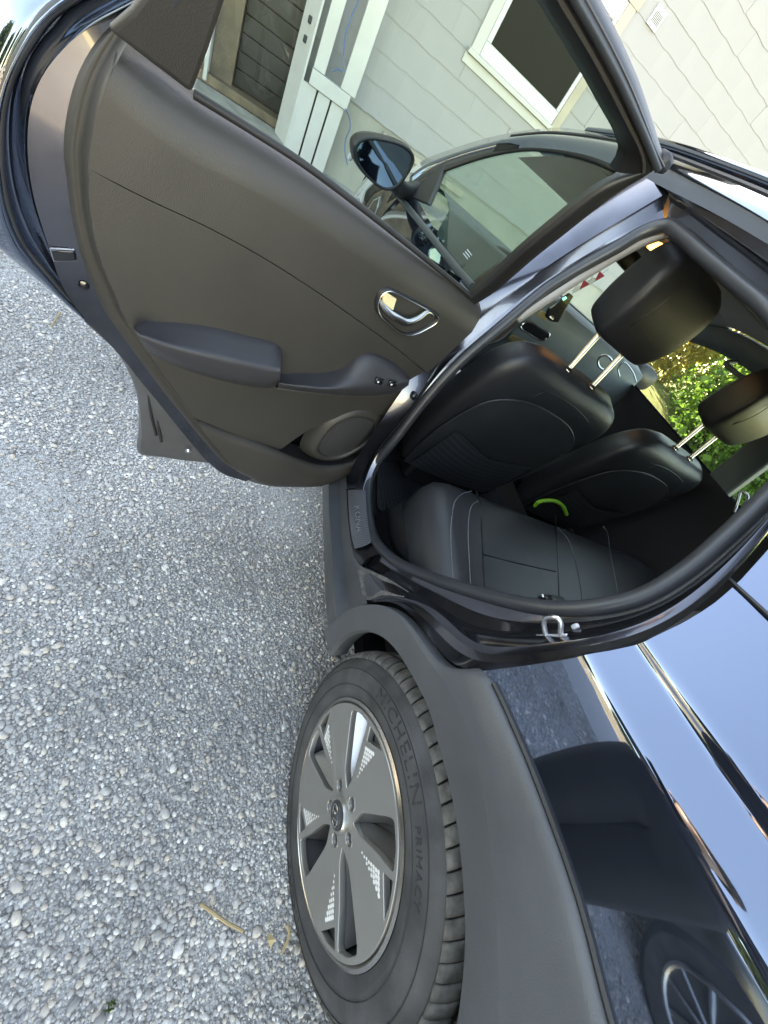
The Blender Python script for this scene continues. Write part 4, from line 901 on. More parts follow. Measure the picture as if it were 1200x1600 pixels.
# inner door handle
bez = doors([(586, 478), (588, 464), (594, 454), (604, 449), (622, 456), (650, 470), (678, 486), (686, 494), (684, 501), (664, 514), (645, 522), (634, 523), (622, 519), (604, 504), (590, 490)], .092)
bz = spline(bez, 50, True); bc = np.mean(bz, 0)
bezel = grid_obj('handle_bezel', [[p + DN * d_ + (bc - p) * k for p in list(bz) + [bz[0]]] for k, d_ in ((-.03, -.006), (0, .005), (.06, .007), (.11, .003), (.13, -.012), (.3, -.022), (.999, -.024))], M_black, door_shell)
tube('bezel_ring', [p + DN * .0075 + (bc - p) * .06 for p in bz], .0013, M_chrome, bezel, 6, closed=True)
h0 = doors([(592, 468, .092), (604, 484, .098), (620, 496, .104), (636, 503, .106), (652, 498, .104), (668, 487, .098), (676, 492, .094)], .1)
tube('handle_lever', h0, [.006, .0085, .0095, .0095, .0085, .006, .004], M_chrome, bezel, 10, samples=30)
M_lock = mat('lock_slider_glint', (.85, .72, .42), .35, .1)  # pale gold base colour paints the sunlit field mirrored in the metal
slab('lock_slider', doors([(597, 462), (602, 455), (619, 466), (617, 472), (613, 486), (597, 470)], .096), DN * .004, M_lock, bezel, .0015)
# rear corner cover beside the glass
cov = door_ups([(168, 46), (235, 98), (300, 147), (326, 80), (350, 8), (366, -40), (300, -70), (245, -38), (205, 14)], .075)
covo = slab('corner_cover', cov, -DN * .02, M_trim, door_shell, .006, 3); covo['label'] = 'brown grey triangular cover behind the glass'
# window frame: top bar, front bar
fo = door_ups([(1040, 252), (1031, 226), (1017, 180), (1000, 130), (981, 85), (960, 40), (940, 0), (915, -50), (880, -110)], .035)
f1 = door_ups([(1036, 256), (1022, 230), (1003, 180), (984, 132), (962, 86), (938, 40), (916, 0), (890, -50), (855, -110)], .062)
f2 = door_ups([(1015, 268), (1007, 238), (984, 190), (960, 142), (934, 92), (905, 42), (880, 0), (852, -50), (818, -110)], .066)
fi = door_ups([(968, 270), (982, 248), (978, 222), (952, 172), (924, 120), (890, 62), (852, 0), (820, -52), (785, -110)], .045)
up_pt = lambda s, z, d: door_pt(s, d + LEAN * (z - BELT), z)
fo += [up_pt(s, z, .035) for s, z in ((.54, 1.465), (.635, 1.42), (.715, 1.33), (.755, 1.22))]; f1 += [up_pt(s, z, .062) for s, z in ((.525, 1.45), (.615, 1.405), (.695, 1.315), (.735, 1.21))]
f2 += [up_pt(s, z, .066) for s, z in ((.51, 1.435), (.60, 1.39), (.68, 1.30), (.72, 1.20))]; fi += [up_pt(s, z, .045) for s, z in ((.50, 1.425), (.59, 1.38), (.665, 1.295), (.71, 1.19))]
frame = loft('window_frame', [[p - DN * .03 for p in fo], fo, f1, f2, fi, [p - DN * .03 for p in fi]], M_black, door_shell, 50, smooth_across=20)
tube('frame_seal', [a * .5 + b * .5 + DN * .005 for a, b in zip(spline(f1, 40), spline(f2, 40))], .006, M_seal, frame, 8)
tube('frame_seal_line', [a * .25 + b * .75 + DN * .004 for a, b in zip(spline(fi, 40), spline(f2, 40))], .0028, M_trim, frame, 6)
tube('frame_seal_line', [a * .15 + b * .85 + DN * .007 for a, b in zip(spline(f2, 40), spline(f1, 40))], .0022, M_trim, frame, 6)
b0_ = door_ups([(1036, 256), (1000, 281), (965, 301), (920, 336), (880, 368), (837, 402), (772, 457), (739, 478)], .045); b1_ = door_ups([(1012, 266), (975, 278), (945, 292), (905, 320), (865, 352), (825, 385), (764, 440), (733, 466)], .050)
loft('front_bar', [[p - DN * .035 for p in b0_], b0_, b1_, [p - DN * .02 for p in b1_]], M_black, frame, 40, smooth_across=12)
box('frame_corner', door_up(1034, 252, .05), (.03, .03, .025), M_rubber, frame, .008, [DS, DN, V(0, 0, 1)])
gl = door_ups([(300, 152), (385, 202), (470, 257), (545, 313), (620, 372), (690, 428), (742, 468), (764, 444), (825, 388), (905, 322), (968, 274), (984, 246), (975, 216), (952, 172), (924, 120), (890, 62), (852, 0), (800, -85), (400, -150), (352, 0)], .04)
pane_ = mesh_obj('window_glass', gl, [tuple(range(len(gl)))], M_glass, door_shell, False)
tube('belt_seal', [door_up(u, v, .045) for u, v in [(742, 468), (690, 425), (620, 368), (545, 309), (470, 253), (385, 198), (303, 147)]], .0055, M_rubber, door_shell, 8, samples=40)
# latch, screw, check holes on the door's edge
lat = doors([(79, 388), (116, 390), (119, 406), (84, 407)], .049)
lt = slab('latch', lat, DN * .004, M_gloss, door_shell, .002)
tube('latch_frame', list(lat) + [lat[0]], .0016, M_steel, lt, 6)
lathe_c = door(131, 447, .049)
def disc(name, c, r, nrm, m_, par, n=16, dome=.002):
    nrm = np.asarray(nrm, float); a = np.cross(nrm, V(0, 0, 1)); a /= np.linalg.norm(a); b = np.cross(nrm, a)
    vs_ = [c + r * k * (math.cos(t) * a + math.sin(t) * b) + nrm * dome * (1 - k * k) for k in (1, .6) for t in np.linspace(0, 2 * math.pi, n, endpoint=False)] + [c + nrm * dome]
    fs = [(i, (i + 1) % n, n + (i + 1) % n, n + i) for i in range(n)] + [(n + i, n + (i + 1) % n, 2 * n) for i in range(n)]
    return mesh_obj(name, vs_, fs, m_, par)
disc('screw', lathe_c, .008, DN, M_gloss, door_shell)
disc('bolt', door(294, 703, .0) + DN * .004, .008, DN, M_steel, door_shell, dome=.006)
for (p_, q_) in (((232, 615), (244, 680)), ((246, 625), (252, 690))):
    tube('drain_slot', [door(*p_, -.012), door((p_[0] + q_[0]) / 2 - 2, (p_[1] + q_[1]) / 2, -.014), door(*q_, -.012)], .004, M_rubber, door_shell, 6, samples=8)
# hinge check strap and wiring plug on the pillar
box('wiring_plug', side(646, 617, .03) , (.03, .02, .02), M_gloss, car, .006)

# --- front door, mirror, front of the body
def flank(x0, x1, z0, z1, n=14, bulge=0.0):
    return [[V(x, -half_width(z) - bulge * math.sin(math.pi * (x - x0) / (x1 - x0)), z) for x in np.linspace(x0, x1, n)] for z in np.linspace(z0, z1, 12)]
fd = grid_obj('front_door', flank(-2.06, -1.0, .40, 1.085), M_paint, car)
belt_f = sides([(612, 296), (632, 318), (660, 352), (690, 390), (717, 424), (738, 448)], -.004)
tube('front_belt_moulding', belt_f, .011, M_clad, fd, 8, samples=20)
gf_ = sides([(640, 312), (668, 348), (700, 390), (736, 440), (800, 392), (880, 330), (962, 266), (925, 250), (880, 239), (820, 233), (760, 243), (700, 262), (660, 284)], .008)
mesh_obj('front_window_glass', gf_, [tuple(range(len(gf_)))], M_glass, fd, False)
ft0 = sides([(640, 288), (665, 270), (700, 254), (760, 236), (820, 225), (880, 229), (930, 242), (975, 262)], .004); ft1 = sides([(650, 292), (672, 278), (704, 264), (762, 245), (820, 235), (878, 240), (922, 251), (962, 268)], .006)
loft('front_window_frame', [ft0, ft1], M_black, fd, 40, thick=.008)
ap0 = sides([(736, 442), (800, 394), (880, 332), (964, 268)], .002); ap1 = sides([(748, 470), (820, 412), (900, 350), (985, 284)], .002)
loft('pillar_applique', [ap0, [a * .5 + b * .5 + V(0, -.006, 0) for a, b in zip(ap0, ap1)], ap1], M_gloss, fd, 30, smooth_across=8)
pil = sides([(640, 288), (665, 270), (700, 254), (760, 236), (820, 225), (880, 229), (930, 242), (985, 262)], .004)
loft('front_pillar', [[p + V(0, .004, .004) for p in e_out + [V(-1.445, -.575, 1.535), V(-1.30, -.575, 1.53)]], pil], M_paint, car, 50, thick=.01)
sail = sides([(636, 306), (652, 290), (700, 247), (668, 318)], -.003); slab('mirror_base', sail, V(0, .02, 0), M_black, fd, .004)
# mirror housing
MPX = [(553, 226), (562, 217), (578, 214), (600, 217), (630, 226), (645, 238), (648, 250), (636, 275), (622, 292), (606, 298), (590, 292), (565, 268), (553, 246)]
mo = [on_plane(u, v, (-1.9, -1.0, 1.05), (1, .25, -.06)) for u, v in MPX]
mo = spline(mo, 40, True); mcen = mo.mean(0); MN = V(1, .25, .0); MN /= np.linalg.norm(MN)
ring_ = lambda k, d_: [mcen + (p - mcen) * k + MN * d_ for p in list(mo) + [mo[0]]]
mh = grid_obj('door_mirror', [ring_(.86, -.004), ring_(.90, .003), ring_(.99, .004), ring_(1.0, -.004), ring_(1.03, -.03), ring_(.95, -.07), ring_(.7, -.10), ring_(.02, -.115)], M_black, car)
grid_obj('mirror_glass', [ring_(.875, .001), ring_(.5, .0015), ring_(.001, .002)], M_mirror, mh)
tip = on_plane(553, 238, (-1.93, -1.0, 1.05), (1, .25, -.06)); box('turn_signal', tip + V(-.02, -.002, -.004), (.03, .016, .05), M_vinyl, mh, .005)
tube('mirror_arm', [mcen + V(-.06, .05, -.02), mcen + V(-.08, .12, -.04), V(-2.06, -.80, 1.09)], [.035, .03, .035], M_black, mh, 10, samples=10)
# front wing, bonnet, windscreen
def wing(x): # bonnet edge height and half width along x
    t = np.clip((-x - 2.05) / 1.35, 0, 1); return 1.075 - .10 * t - .12 * t ** 3, .86 - .10 * t ** 2.2
fen = []
for k in np.linspace(0, 1, 8):
    row = []
    for x in np.linspace(-2.06, -3.38, 20):
        zt, w = wing(x); zb = .42; z = zb + (zt - zb) * k
        arch_ = .40 ** 2 - (x + 2.6) ** 2
        if arch_ > 0: z = max(z, .345 + arch_ ** .5 if k == 0 else z); zb2 = .345 + arch_ ** .5; z = zb2 + (zt - zb2) * k
        row.append(V(x, -(w + .035 * math.sin(math.pi * min(1, k * 1.1)) - (.02 if k == 1 else 0)), z))
    fen.append(row)
grid_obj('front_wing', fen, M_paint, car)
grid_obj('front_wing', [[V(p[0], -p[1], p[2]) for p in r] for r in fen], M_paint, car)
hood = []
for k in np.linspace(-1, 1, 15):
    hood.append([V(x, k * (wing(x)[1] - .015), wing(x)[0] + .05 * (1 - k * k) + .012 * (1 - abs(k)) ) for x in np.linspace(-2.02, -3.38, 16)])
grid_obj('bonnet', hood, M_paint, car)
grid_obj('front_bumper', [[V(-3.38 - .07 * (1 - (y / .8) ** 2) - dx, y, z) for y in np.linspace(-.76, .76, 12)] for z, dx in ((.86, 0), (.75, .05), (.55, .07), (.3, .04))], M_paint, car)
ws_l = [p for p in spline(roof_line, 80) if -2.32 < p[0] < -1.82]
wsr = [[V(p[0] - .10 * (1 - k * k) * (1 if p[2] < 1.3 else .7), (p[1] + .03) * k, p[2] - .012) for p in ws_l] for k in np.linspace(1, -1, 13)]
grid_obj('windscreen', wsr, M_wshield, car)
tube('front_pillar_right', mir([p + V(0, .02, -.01) for p in ws_l]), .03, M_liner, car, 8)
grid_obj('cowl', [[V(-2.24 - .09 * (1 - k * k), .80 * k, 1.10) for k in np.linspace(-1, 1, 9)], [V(-2.02 - .05 * (1 - k * k), .82 * k, 1.09) for k in np.linspace(-1, 1, 9)]], M_black, car) if False else None
for sgn in (1,):    # front wheel on the near side and both far side wheels: tyre and disc
    for cx_, cy_ in ((-2.6, -.79), (-2.6, .79), (0, .79)):
        w_ = lathe('wheel', [(.0, -.075), (.21, -.085), (.23, -.10), (.29, -.10), (.325, -.08), (.334, -.04), (.334, .04), (.325, .08), (.25, .10)] if cy_ < 0 else [(.0, .075), (.21, .085), (.23, .10), (.29, .10), (.325, .08), (.334, .04), (.334, -.04), (.325, -.08), (.25, -.10)], M_tyre, car, 48, (cx_, cy_, .334))

# --- far side of the car: door inner panels, pillars, glass
def fary(z): return half_width(z) - .10
far_lo = grid_obj('far_door_trim', [[V(x, fary(z), z) for x in np.linspace(-2.0, .0, 18)] for z in (.36, .5, .7, .85, .95, 1.03, 1.08)], M_trim2, car)
far_out = grid_obj('far_body_side', [[V(x, half_width(z), z) for x in np.linspace(-2.06, .5, 18)] for z in (.30, .5, .75, .9, .98, 1.08)], M_paint, car)
RLm = mir(RL_roof)
hdr0 = [V(p[0], -p[1] - .03, p[2] - .05) for p in RL if p[0] > -2.2]; hdr1 = [V(p[0], half_width(p[2] - .125) - .05, p[2] - .125) for p in RL if p[0] > -2.2]
loft('far_roof_trim', [hdr0, hdr1], M_dash, car, 40, thick=.02)
def far_pillar(x0, x1, lean=0.0):
    return slab('far_pillar', [V(x0, fary(1.06) + .03, 1.04), V(x1, fary(1.06) + .03, 1.04), V(x1 + lean, fary(1.44) + .05, 1.46), V(x0 + lean, fary(1.44) + .05, 1.46)], V(0, .05, 0), M_dash, car, .01)
far_pillar(-1.06, -.93); far_pillar(-.28, .0, -.12)
fg = [V(-1.95, half_width(1.08) - .03, 1.08), V(-1.0, half_width(1.08) - .03, 1.08), V(-1.0, half_width(1.46) - .03, 1.47), V(-1.45, half_width(1.46) - .03, 1.47), V(-1.72, half_width(1.38) - .03, 1.38)]
mesh_obj('far_window_glass', fg, [tuple(range(5))], M_glass, car, False)
fg = [V(-1.0, half_width(1.08) - .03, 1.08), V(-.2, half_width(1.08) - .03, 1.08), V(-.33, half_width(1.42) - .03, 1.43), V(-1.0, half_width(1.46) - .03, 1.47)]
mesh_obj('far_window_glass', fg, [tuple(range(4))], M_glass, car, False)
tube('far_door_handle', [aty(1147, 800, .70), aty(1152, 785, .69), aty(1158, 768, .69), aty(1168, 774, .70), aty(1164, 790, .69), aty(1162, 800, .70)], .006, M_chrome, car, 8, samples=24)
far_m = V(-1.97, .96, 1.12)
blob('far_door_mirror', [(far_m + V(.04, 0, 0), .10, .065, V(0, 1, 0), V(0, 0, 1)), (far_m, .105, .07, V(0, 1, 0), V(0, 0, 1)), (far_m + V(-.08, -.01, 0), .07, .045, V(0, 1, 0), V(0, 0, 1))], M_black, car, 24, 3)
# --- cabin floor and shell
slab('cabin_floor', [V(-2.1, -.80, .36), V(.2, -.80, .36), V(.2, .78, .36), V(-2.1, .78, .36)], V(0, 0, -.05), M_carpet, car)
box('tunnel', (-1.2, .0, .42), (1.5, .24, .16), M_carpet, car, .04)
def mat_mat():
    mt = bpy.data.materials.new('ribbed_rubber_mat'); mt.use_nodes = True; nt = mt.node_tree; b = nt.nodes['Principled BSDF']; L = nt.links
    tc = nt.nodes.new('ShaderNodeTexCoord'); vo = nt.nodes.new('ShaderNodeTexVoronoi'); vo.inputs['Scale'].default_value = 55; vo.inputs['Randomness'].default_value = 0
    L.new(tc.outputs['Object'], vo.inputs['Vector']); cr_ = nt.nodes.new('ShaderNodeValToRGB'); cr_.color_ramp.elements[0].color = (.035, .04, .05, 1); cr_.color_ramp.elements[1].color = (.006, .007, .009, 1); cr_.color_ramp.elements[1].position = .4
    L.new(vo.outputs['Distance'], cr_.inputs['Fac']); L.new(cr_.outputs['Color'], b.inputs['Base Color']); b.inputs['Roughness'].default_value = .5
    bp = nt.nodes.new('ShaderNodeBump'); bp.invert = True; bp.inputs['Distance'].default_value = .004; L.new(vo.outputs['Distance'], bp.inputs['Height']); L.new(bp.outputs['Normal'], b.inputs['Normal'])
    return mt
M_fmat = mat_mat()
slab('floor_mat', [atz(588, 722, .372), atz(700, 735, .372), atz(735, 790, .372), atz(700, 850, .372), atz(622, 838, .372), atz(588, 790, .372)], V(0, 0, .006), M_fmat, car, .003)
loft('inner_scuff', [[p + V(0, .075, -.02) for p in sides([(580, 770, .09), (583, 810, .09), (592, 842, .09), (610, 862, .09)])], [p + V(.0, .11, -.12) for p in sides([(584, 775, .09), (590, 812, .09), (600, 840, .09), (618, 858, .09)])]], M_black, car, 20)
# --- dashboard
dx = -1.76
dash_face = [[V(dx + .06 * math.sin(math.pi * k) - .08 * (1 - k), y, .62 + .52 * k) for y in np.linspace(-.74, .74, 22)] for k in np.linspace(0, 1, 8)]
dash_top = [[V(dx - t * .50 - .06 * t * (1 - (y / .74) ** 2), y, 1.14 + .025 * math.sin(math.pi * min(1, t * 1.3)) - .01 * t) for y in np.linspace(-.74, .74, 22)] for t in np.linspace(0, 1, 7)]
dash = grid_obj('dashboard', dash_face + dash_top[1:], M_dash, car)
scr = [atx(u, v, dx + .075) for u, v in [(856, 480), (888, 456), (894, 461), (870, 502), (858, 500), (850, 492)]]
slab('screen', scr, V(.016, 0, 0), M_gloss, dash, .004)
M_teal = mat('screen_glow', (.02, .2, .18), .3, emit=(.1, .75, .65), emit_s=.25)
slab('screen_icon', [atx(u, v, dx + .0925) for u, v in [(878, 466), (884, 463), (886, 466), (880, 470)]], V(.001, 0, 0), M_teal, dash)
vr = [atx(u, v, dx + .07) for u, v in [(812, 507), (822, 501), (845, 512), (857, 520), (853, 527), (845, 530), (826, 520), (814, 512)]]
slab('vent', vr, V(.012, 0, 0), M_gloss, dash, .003); tube('vent_ring', [p + V(.013, 0, 0) for p in vr], .004, M_chrome, dash, 6, closed=True, samples=40)
M_brass = mat('warm_buttons', (.22, .18, .09), .4, .4)
slab('button_row', [atx(u, v, dx + .07) for u, v in [(793, 527), (800, 521), (822, 532), (828, 540), (820, 545), (800, 535)]], V(.012, 0, 0), M_brass, dash, .002)
slab('button_row', [atx(u, v, dx + .07) for u, v in [(836, 491), (844, 484), (858, 490), (850, 499)]], V(.014, 0, 0), M_brass, dash, .002)
disc('knob', atx(861, 497, dx + .09), .013, V(1, 0, 0), M_chrome, dash, dome=.014); disc('knob', atx(824, 541, dx + .085), .014, V(1, 0, 0), M_chrome, dash, dome=.014)
rv = [atx(945 + 11 * math.cos(t) , 566 + 11 * math.sin(t), dx + .08) for t in np.linspace(0, 2 * math.pi, 20, endpoint=False)]
tube('vent_ring', rv, .006, M_chrome, dash, 6, closed=True)
tube('speaker_trim', [atx(u, v, dx + .05) for u, v in [(968, 588), (966, 575), (974, 566), (988, 580), (994, 596)]], .004, M_chrome, dash, 6, samples=24)
tube('dash_line', [V(dx - .06, y, 1.165) for y in np.linspace(-.2, .7, 12)], .003, M_black, dash, 6)
# steering wheel
swc = V(-1.73, -.39, .99); swn = V(.86, 0, .5); sa_ = V(0, 1, 0); sb_ = np.cross(swn, sa_)
sw = tube('steering_wheel', [swc + .185 * (math.cos(t) * sa_ + math.sin(t) * sb_) for t in np.linspace(0, 2 * math.pi, 40, endpoint=False)], .015, M_leather, car, 10, closed=True)
blob('wheel_hub', [(swc - swn * .05, .06, .06, sa_, sb_), (swc - swn * .005, .075, .06, sa_, sb_), (swc + swn * .012, .06, .045, sa_, sb_)], M_black, sw, 20, 2.5)
for a in (0, math.pi, math.pi * 1.5):
    d_ = math.cos(a) * sa_ + math.sin(a) * sb_; tube('spoke', [swc + d_ * .05, swc + d_ * .18], .013, M_black, sw, 8)
tube('column', [swc - swn * .03, swc - swn * .3], .04, M_black, sw, 10)
# interior mirror, dome lamp, sun visor
im = aty(985, 408, .0); blob('interior_mirror', [(im + V(.012, 0, 0), .10, .030, V(0, 1, 0), V(0, 0, 1)), (im, .115, .036, V(0, 1, 0), V(0, 0, 1)), (im + V(-.03, 0, .0), .09, .025, V(0, 1, 0), V(0, 0, 1))], M_black, car, 24, 3)
dl = [atz(u, v, 1.462) for u, v in [(1010, 386), (1016, 381), (1026, 384), (1044, 394), (1040, 398), (1022, 397)]]
slab('dome_lamp', dl, V(0, 0, .012), M_amber, car, .002)
for sy in (-.36, .36): slab('sun_visor', [V(-1.62, sy - .2, 1.475), V(-1.62, sy + .2, 1.475), V(-1.50, sy + .2, 1.515), V(-1.50, sy - .2, 1.515)], V(0, 0, -.015), M_liner, car, .006)
tube('grab_handle', [V(-1.35, .56, 1.43), V(-1.33, .50, 1.40), V(-1.15, .50, 1.41), V(-1.13, .56, 1.44)], .010, M_dash, car, 8, samples=20)

# --- seats
def front_seat(cy, name, label):
    EY = V(0, 1, 0)
    prof = [(-1.18, .46, .23, .07), (-1.17, .55, .255, .085), (-1.125, .70, .285, .082), (-1.085, .83, .298, .08), (-1.05, .94, .298, .075), (-1.028, 1.01, .285, .068), (-1.015, 1.06, .25, .056), (-1.01, 1.088, .19, .036)]
    up = V(.26, 0, .965); fw = V(-.965, 0, .26)
    secs = [(V(x, cy, z), w, d, EY, fw) for x, z, w, d in prof]
    seat = blob(name, secs, M_leather, car, 48, 4.2, samples=36); seat['label'] = label
    # hard shell of the backrest with raised border
    bx_ = lambda y, f: V(*np.array([np.interp(f, np.linspace(0, 1, len(prof)), [p[0] for p in prof]), cy + y, np.interp(f, np.linspace(0, 1, len(prof)), [p[1] for p in prof])])) + V(.965, 0, -.26) * np.interp(f, np.linspace(0, 1, len(prof)), [p[3] for p in prof])
    edge = [bx_(-.225, .02), bx_(-.25, .2), bx_(-.25, .40), bx_(-.215, .54), bx_(-.12, .63), bx_(0, .655), bx_(.12, .63), bx_(.215, .54), bx_(.25, .40), bx_(.25, .2), bx_(.225, .02)]
    tube('back_panel_edge', [p + V(.001, 0, 0) for p in edge], .0035, M_leather2, seat, 8, samples=50)
    E_ = spline(edge, 41); half = 20
    rows_ = []
    for i in range(half + 1):
        a, b = E_[i], E_[40 - i]
        rows_.append([a * (1 - t) + b * t + V(.004, 0, 0) * math.sin(math.pi * t) ** .5 for t in np.linspace(0, 1, 13)])
    grid_obj('back_panel', rows_, M_leather2, seat)
    # stitched seams across the shoulder
    tube('seam', [bx_(-.25, .60) + V(-.012, 0, .0), bx_(-.17, .72) + V(-.004, 0, 0), bx_(0, .79) + V(.002, 0, 0), bx_(.17, .72) + V(-.004, 0, 0), bx_(.25, .60) + V(-.012, 0, 0)], .0018, M_black, seat, 6, samples=40)
    tube('seam', [bx_(-.12, .67), bx_(-.115, .72), bx_(-.10, .775)], .0016, M_black, seat, 6, samples=10)
    net = [[bx_(-.21 + .42 * t, .04 + f * (.24 + .06 * abs(2 * t - 1))) + V(.018 + .012 * math.sin(math.pi * t), 0, 0) for t in np.linspace(0, 1, 12)] for f in (0, .35, .7, 1)]
    grid_obj('net_pocket', net, M_net, seat)
    tube('net_hem', net[-1], .0022, M_black, seat, 6)
    hc = V(-1.005, cy, 1.34)
    hs = [(hc + up * dz + fw * df, w, d, EY, fw) for dz, w, d, df in ((-.128, .098, .040, .0), (-.118, .115, .056, .0), (-.07, .130, .067, .0), (0, .138, .068, .004), (.06, .136, .060, .012), (.10, .120, .048, .018), (.12, .085, .028, .022))]
    hr = blob('headrest', hs, M_leather, seat, 56, 7.0, samples=30)
    tube('headrest_seam', [hc + up * .10 - fw * .045 + EY * -.06 + fw * .018, hc + up * .02 - fw * .068 + EY * -.075, hc - up * .05 - fw * .068 - EY * .072, hc - up * .108 - fw * .045 - EY * .05], .0014, M_black, hr, 6, samples=20)
    for sy in (-.065, .065):
        tube('headrest_post', [hc + EY * sy - up * .10, V(-1.005, cy + sy, 1.07)], .0088, M_chrome, seat, 12)
        disc('post_collar', V(-1.005, cy + sy, 1.09), .018, V(0, 0.001, 1), M_black, seat, dome=.008)
    # cushion
    cs = [(V(x, cy, z), w, d, EY, V(0, 0, 1)) for x, z, w, d in ((-1.14, .56, .22, .06), (-1.25, .565, .26, .085), (-1.45, .58, .265, .09), (-1.60, .60, .25, .08), (-1.66, .60, .22, .05))]
    blob('seat_cushion', cs, M_leather, seat, 32, 3.2, samples=20)
    box('seat_rail', (-1.35, cy, .43), (.5, .36, .12), M_black, seat, .02)
    return seat
def net_mat():
    mt = bpy.data.materials.new('net_fabric'); mt.use_nodes = True; nt = mt.node_tree; L = nt.links; b = nt.nodes['Principled BSDF']
    tc = nt.nodes.new('ShaderNodeTexCoord'); ck = nt.nodes.new('ShaderNodeTexVoronoi'); ck.inputs['Scale'].default_value = 140; ck.inputs['Randomness'].default_value = .1
    L.new(tc.outputs['Object'], ck.inputs['Vector']); cr_ = nt.nodes.new('ShaderNodeValToRGB'); cr_.color_ramp.elements[0].color = (.003, .003, .004, 1); cr_.color_ramp.elements[0].position = .3; cr_.color_ramp.elements[1].color = (.03, .032, .037, 1); cr_.color_ramp.elements[1].position = .5
    L.new(ck.outputs['Distance'], cr_.inputs['Fac']); L.new(cr_.outputs['Color'], b.inputs['Base Color']); b.inputs['Roughness'].default_value = .7
    return mt
M_net = net_mat()
front_seat(-.36, 'driver_seat', 'black leather driver seat nearest the open door')
front_seat(.37, 'passenger_seat', 'black leather front passenger seat on the far side')
# rear bench: rounded cushion running across the cabin
def bench_sec(y, s=1.0, dx=0.0):
    P = [(-.30, .40), (-.30, .60), (-.40, .633), (-.52, .648), (-.64, .662), (-.74, .668), (-.80, .658), (-.84, .63), (-.855, .58), (-.85, .50), (-.83, .40)]
    c = np.array([-.55, .50]); Q = spline([np.r_[(np.array(p) - c) * s + c] for p in P], 40)
    return [V(q[0] + dx, y, q[1]) for q in Q]
ys = [-.712, -.708, -.695, -.672, -.635, -.59, -.5, -.42, -.36, -.2, -.05, .02, .1, .3, .5, .6, .70, .73]
sc_ = [.02, .45, .72, .89, .975, 1.0, 1.0, .99, .985, .985, .985, 1.0, .99, .985, .985, 1.0, .93, .6]
bench = grid_obj('rear_seat', [bench_sec(y, s) for y, s in zip(ys, sc_)], M_leather2, car); bench['label'] = 'black leather rear bench with pale stitching'
_secs = {}
for _y in np.arange(-.76, .77, .01):
    q = np.array(bench_sec(0, float(np.interp(_y, ys, sc_))))[3:28]; _secs[round(_y * 100)] = (-q[:, 0], q[:, 2])
def on_bench(u, v, lift=.002):     # point of the cushion's upper surface under a line of sight
    d = ray(u, v); best = None
    for t in np.linspace(.3, 2.2, 800):
        p = CAM + d * t
        if -.9 < p[0] < -.29 and abs(p[1]) < .75:
            q = _secs[round(p[1] * 100)]
            if p[2] < np.interp(-p[0], q[0], q[1]): best = p; break
    return (best if best is not None else CAM + d * 1.2) + V(0, 0, lift)
for px in ([(736, 768), (722, 772), (710, 785), (706, 805), (704, 830), (705, 870), (708, 908)], [(747, 783), (737, 790), (732, 810), (731, 840), (733, 880), (735, 920)], [(871, 825), (885, 840), (897, 870), (905, 905), (910, 940)], [(942, 823), (950, 840), (954, 870), (962, 910), (966, 935)]):
    tube('stitching', [on_bench(u, v, .0015) for u, v in px], .0014, M_stitch, bench, 5, samples=40)
for px in ([(744, 768), (750, 785), (752, 820), (754, 860), (757, 920)], [(754, 866), (800, 878), (868, 893)], [(868, 803), (869, 840), (872, 900), (874, 940)]):
    tube('seam', [on_bench(u, v, .0) for u, v in px], .0028, M_black, bench, 6, samples=40)
loft('rear_backrest', [[V(-.33, y, .60) for y in (-.68, 0, .68)], [V(-.26, y, .75) for y in (-.68, 0, .68)], [V(-.17, y, 1.0) for y in (-.60, 0, .60)], [V(-.10, y, 1.15) for y in (-.58, 0, .58)]], M_leather, car, 20, thick=.1)
bk = on_bench(858, 938, .006); bkl = blob('belt_buckle', [(bk + V(0, -.03, 0), .012, .008, V(1, 0, 0), V(0, 0, 1)), (bk, .014, .009, V(1, 0, 0), V(0, 0, 1)), (bk + V(.0, .05, .01), .012, .007, V(1, 0, 0), V(0, 0, 1))], M_black, car, 16, 4)
box('buckle_tongue', bk + V(-.005, -.035, .002), (.012, .02, .003), M_chrome, bkl, .001)
loft('seat_side_base', [[V(-.83, -.735, .38), V(-.55, -.75, .38), V(-.3, -.75, .40)], [V(-.80, -.70, .52), V(-.55, -.715, .52), V(-.3, -.72, .54)]], M_black, car, 12)

# --- rear of the body, out of the picture
grid_obj('tail_panel', [[V(.62 + .13 * (1 - (y / .82) ** 2), y, z) for y in np.linspace(-.80, .80, 12)] for z in (.35, .6, .85, 1.0, 1.15)], M_paint, car)
grid_obj('rear_window', [[V(.62 - .3 * k + .1 * (1 - (y / .8) ** 2), y * (1 - .2 * k), 1.15 + .36 * k) for y in np.linspace(-.76, .76, 10)] for k in (0, .5, 1)], M_gloss, car)
bw = spline([V(.43, -.905, 0), V(.52, -.885, 0), V(.62, -.83, 0), V(.70, -.68, 0), V(.75, -.4, 0), V(.77, 0, 0), V(.75, .4, 0), V(.70, .68, 0), V(.62, .83, 0), V(.52, .885, 0), V(.43, .905, 0)], 40)
grid_obj('rear_bumper', [[V(p[0] * kx, p[1] * ky, z) for p in bw] for z, kx, ky in ((.24, .97, .96), (.30, 1.0, 1.0), (.5, 1.02, 1.0), (.72, 1.02, 1.0), (.80, 1.0, .995), (.86, .97, .975))], M_clad, car)

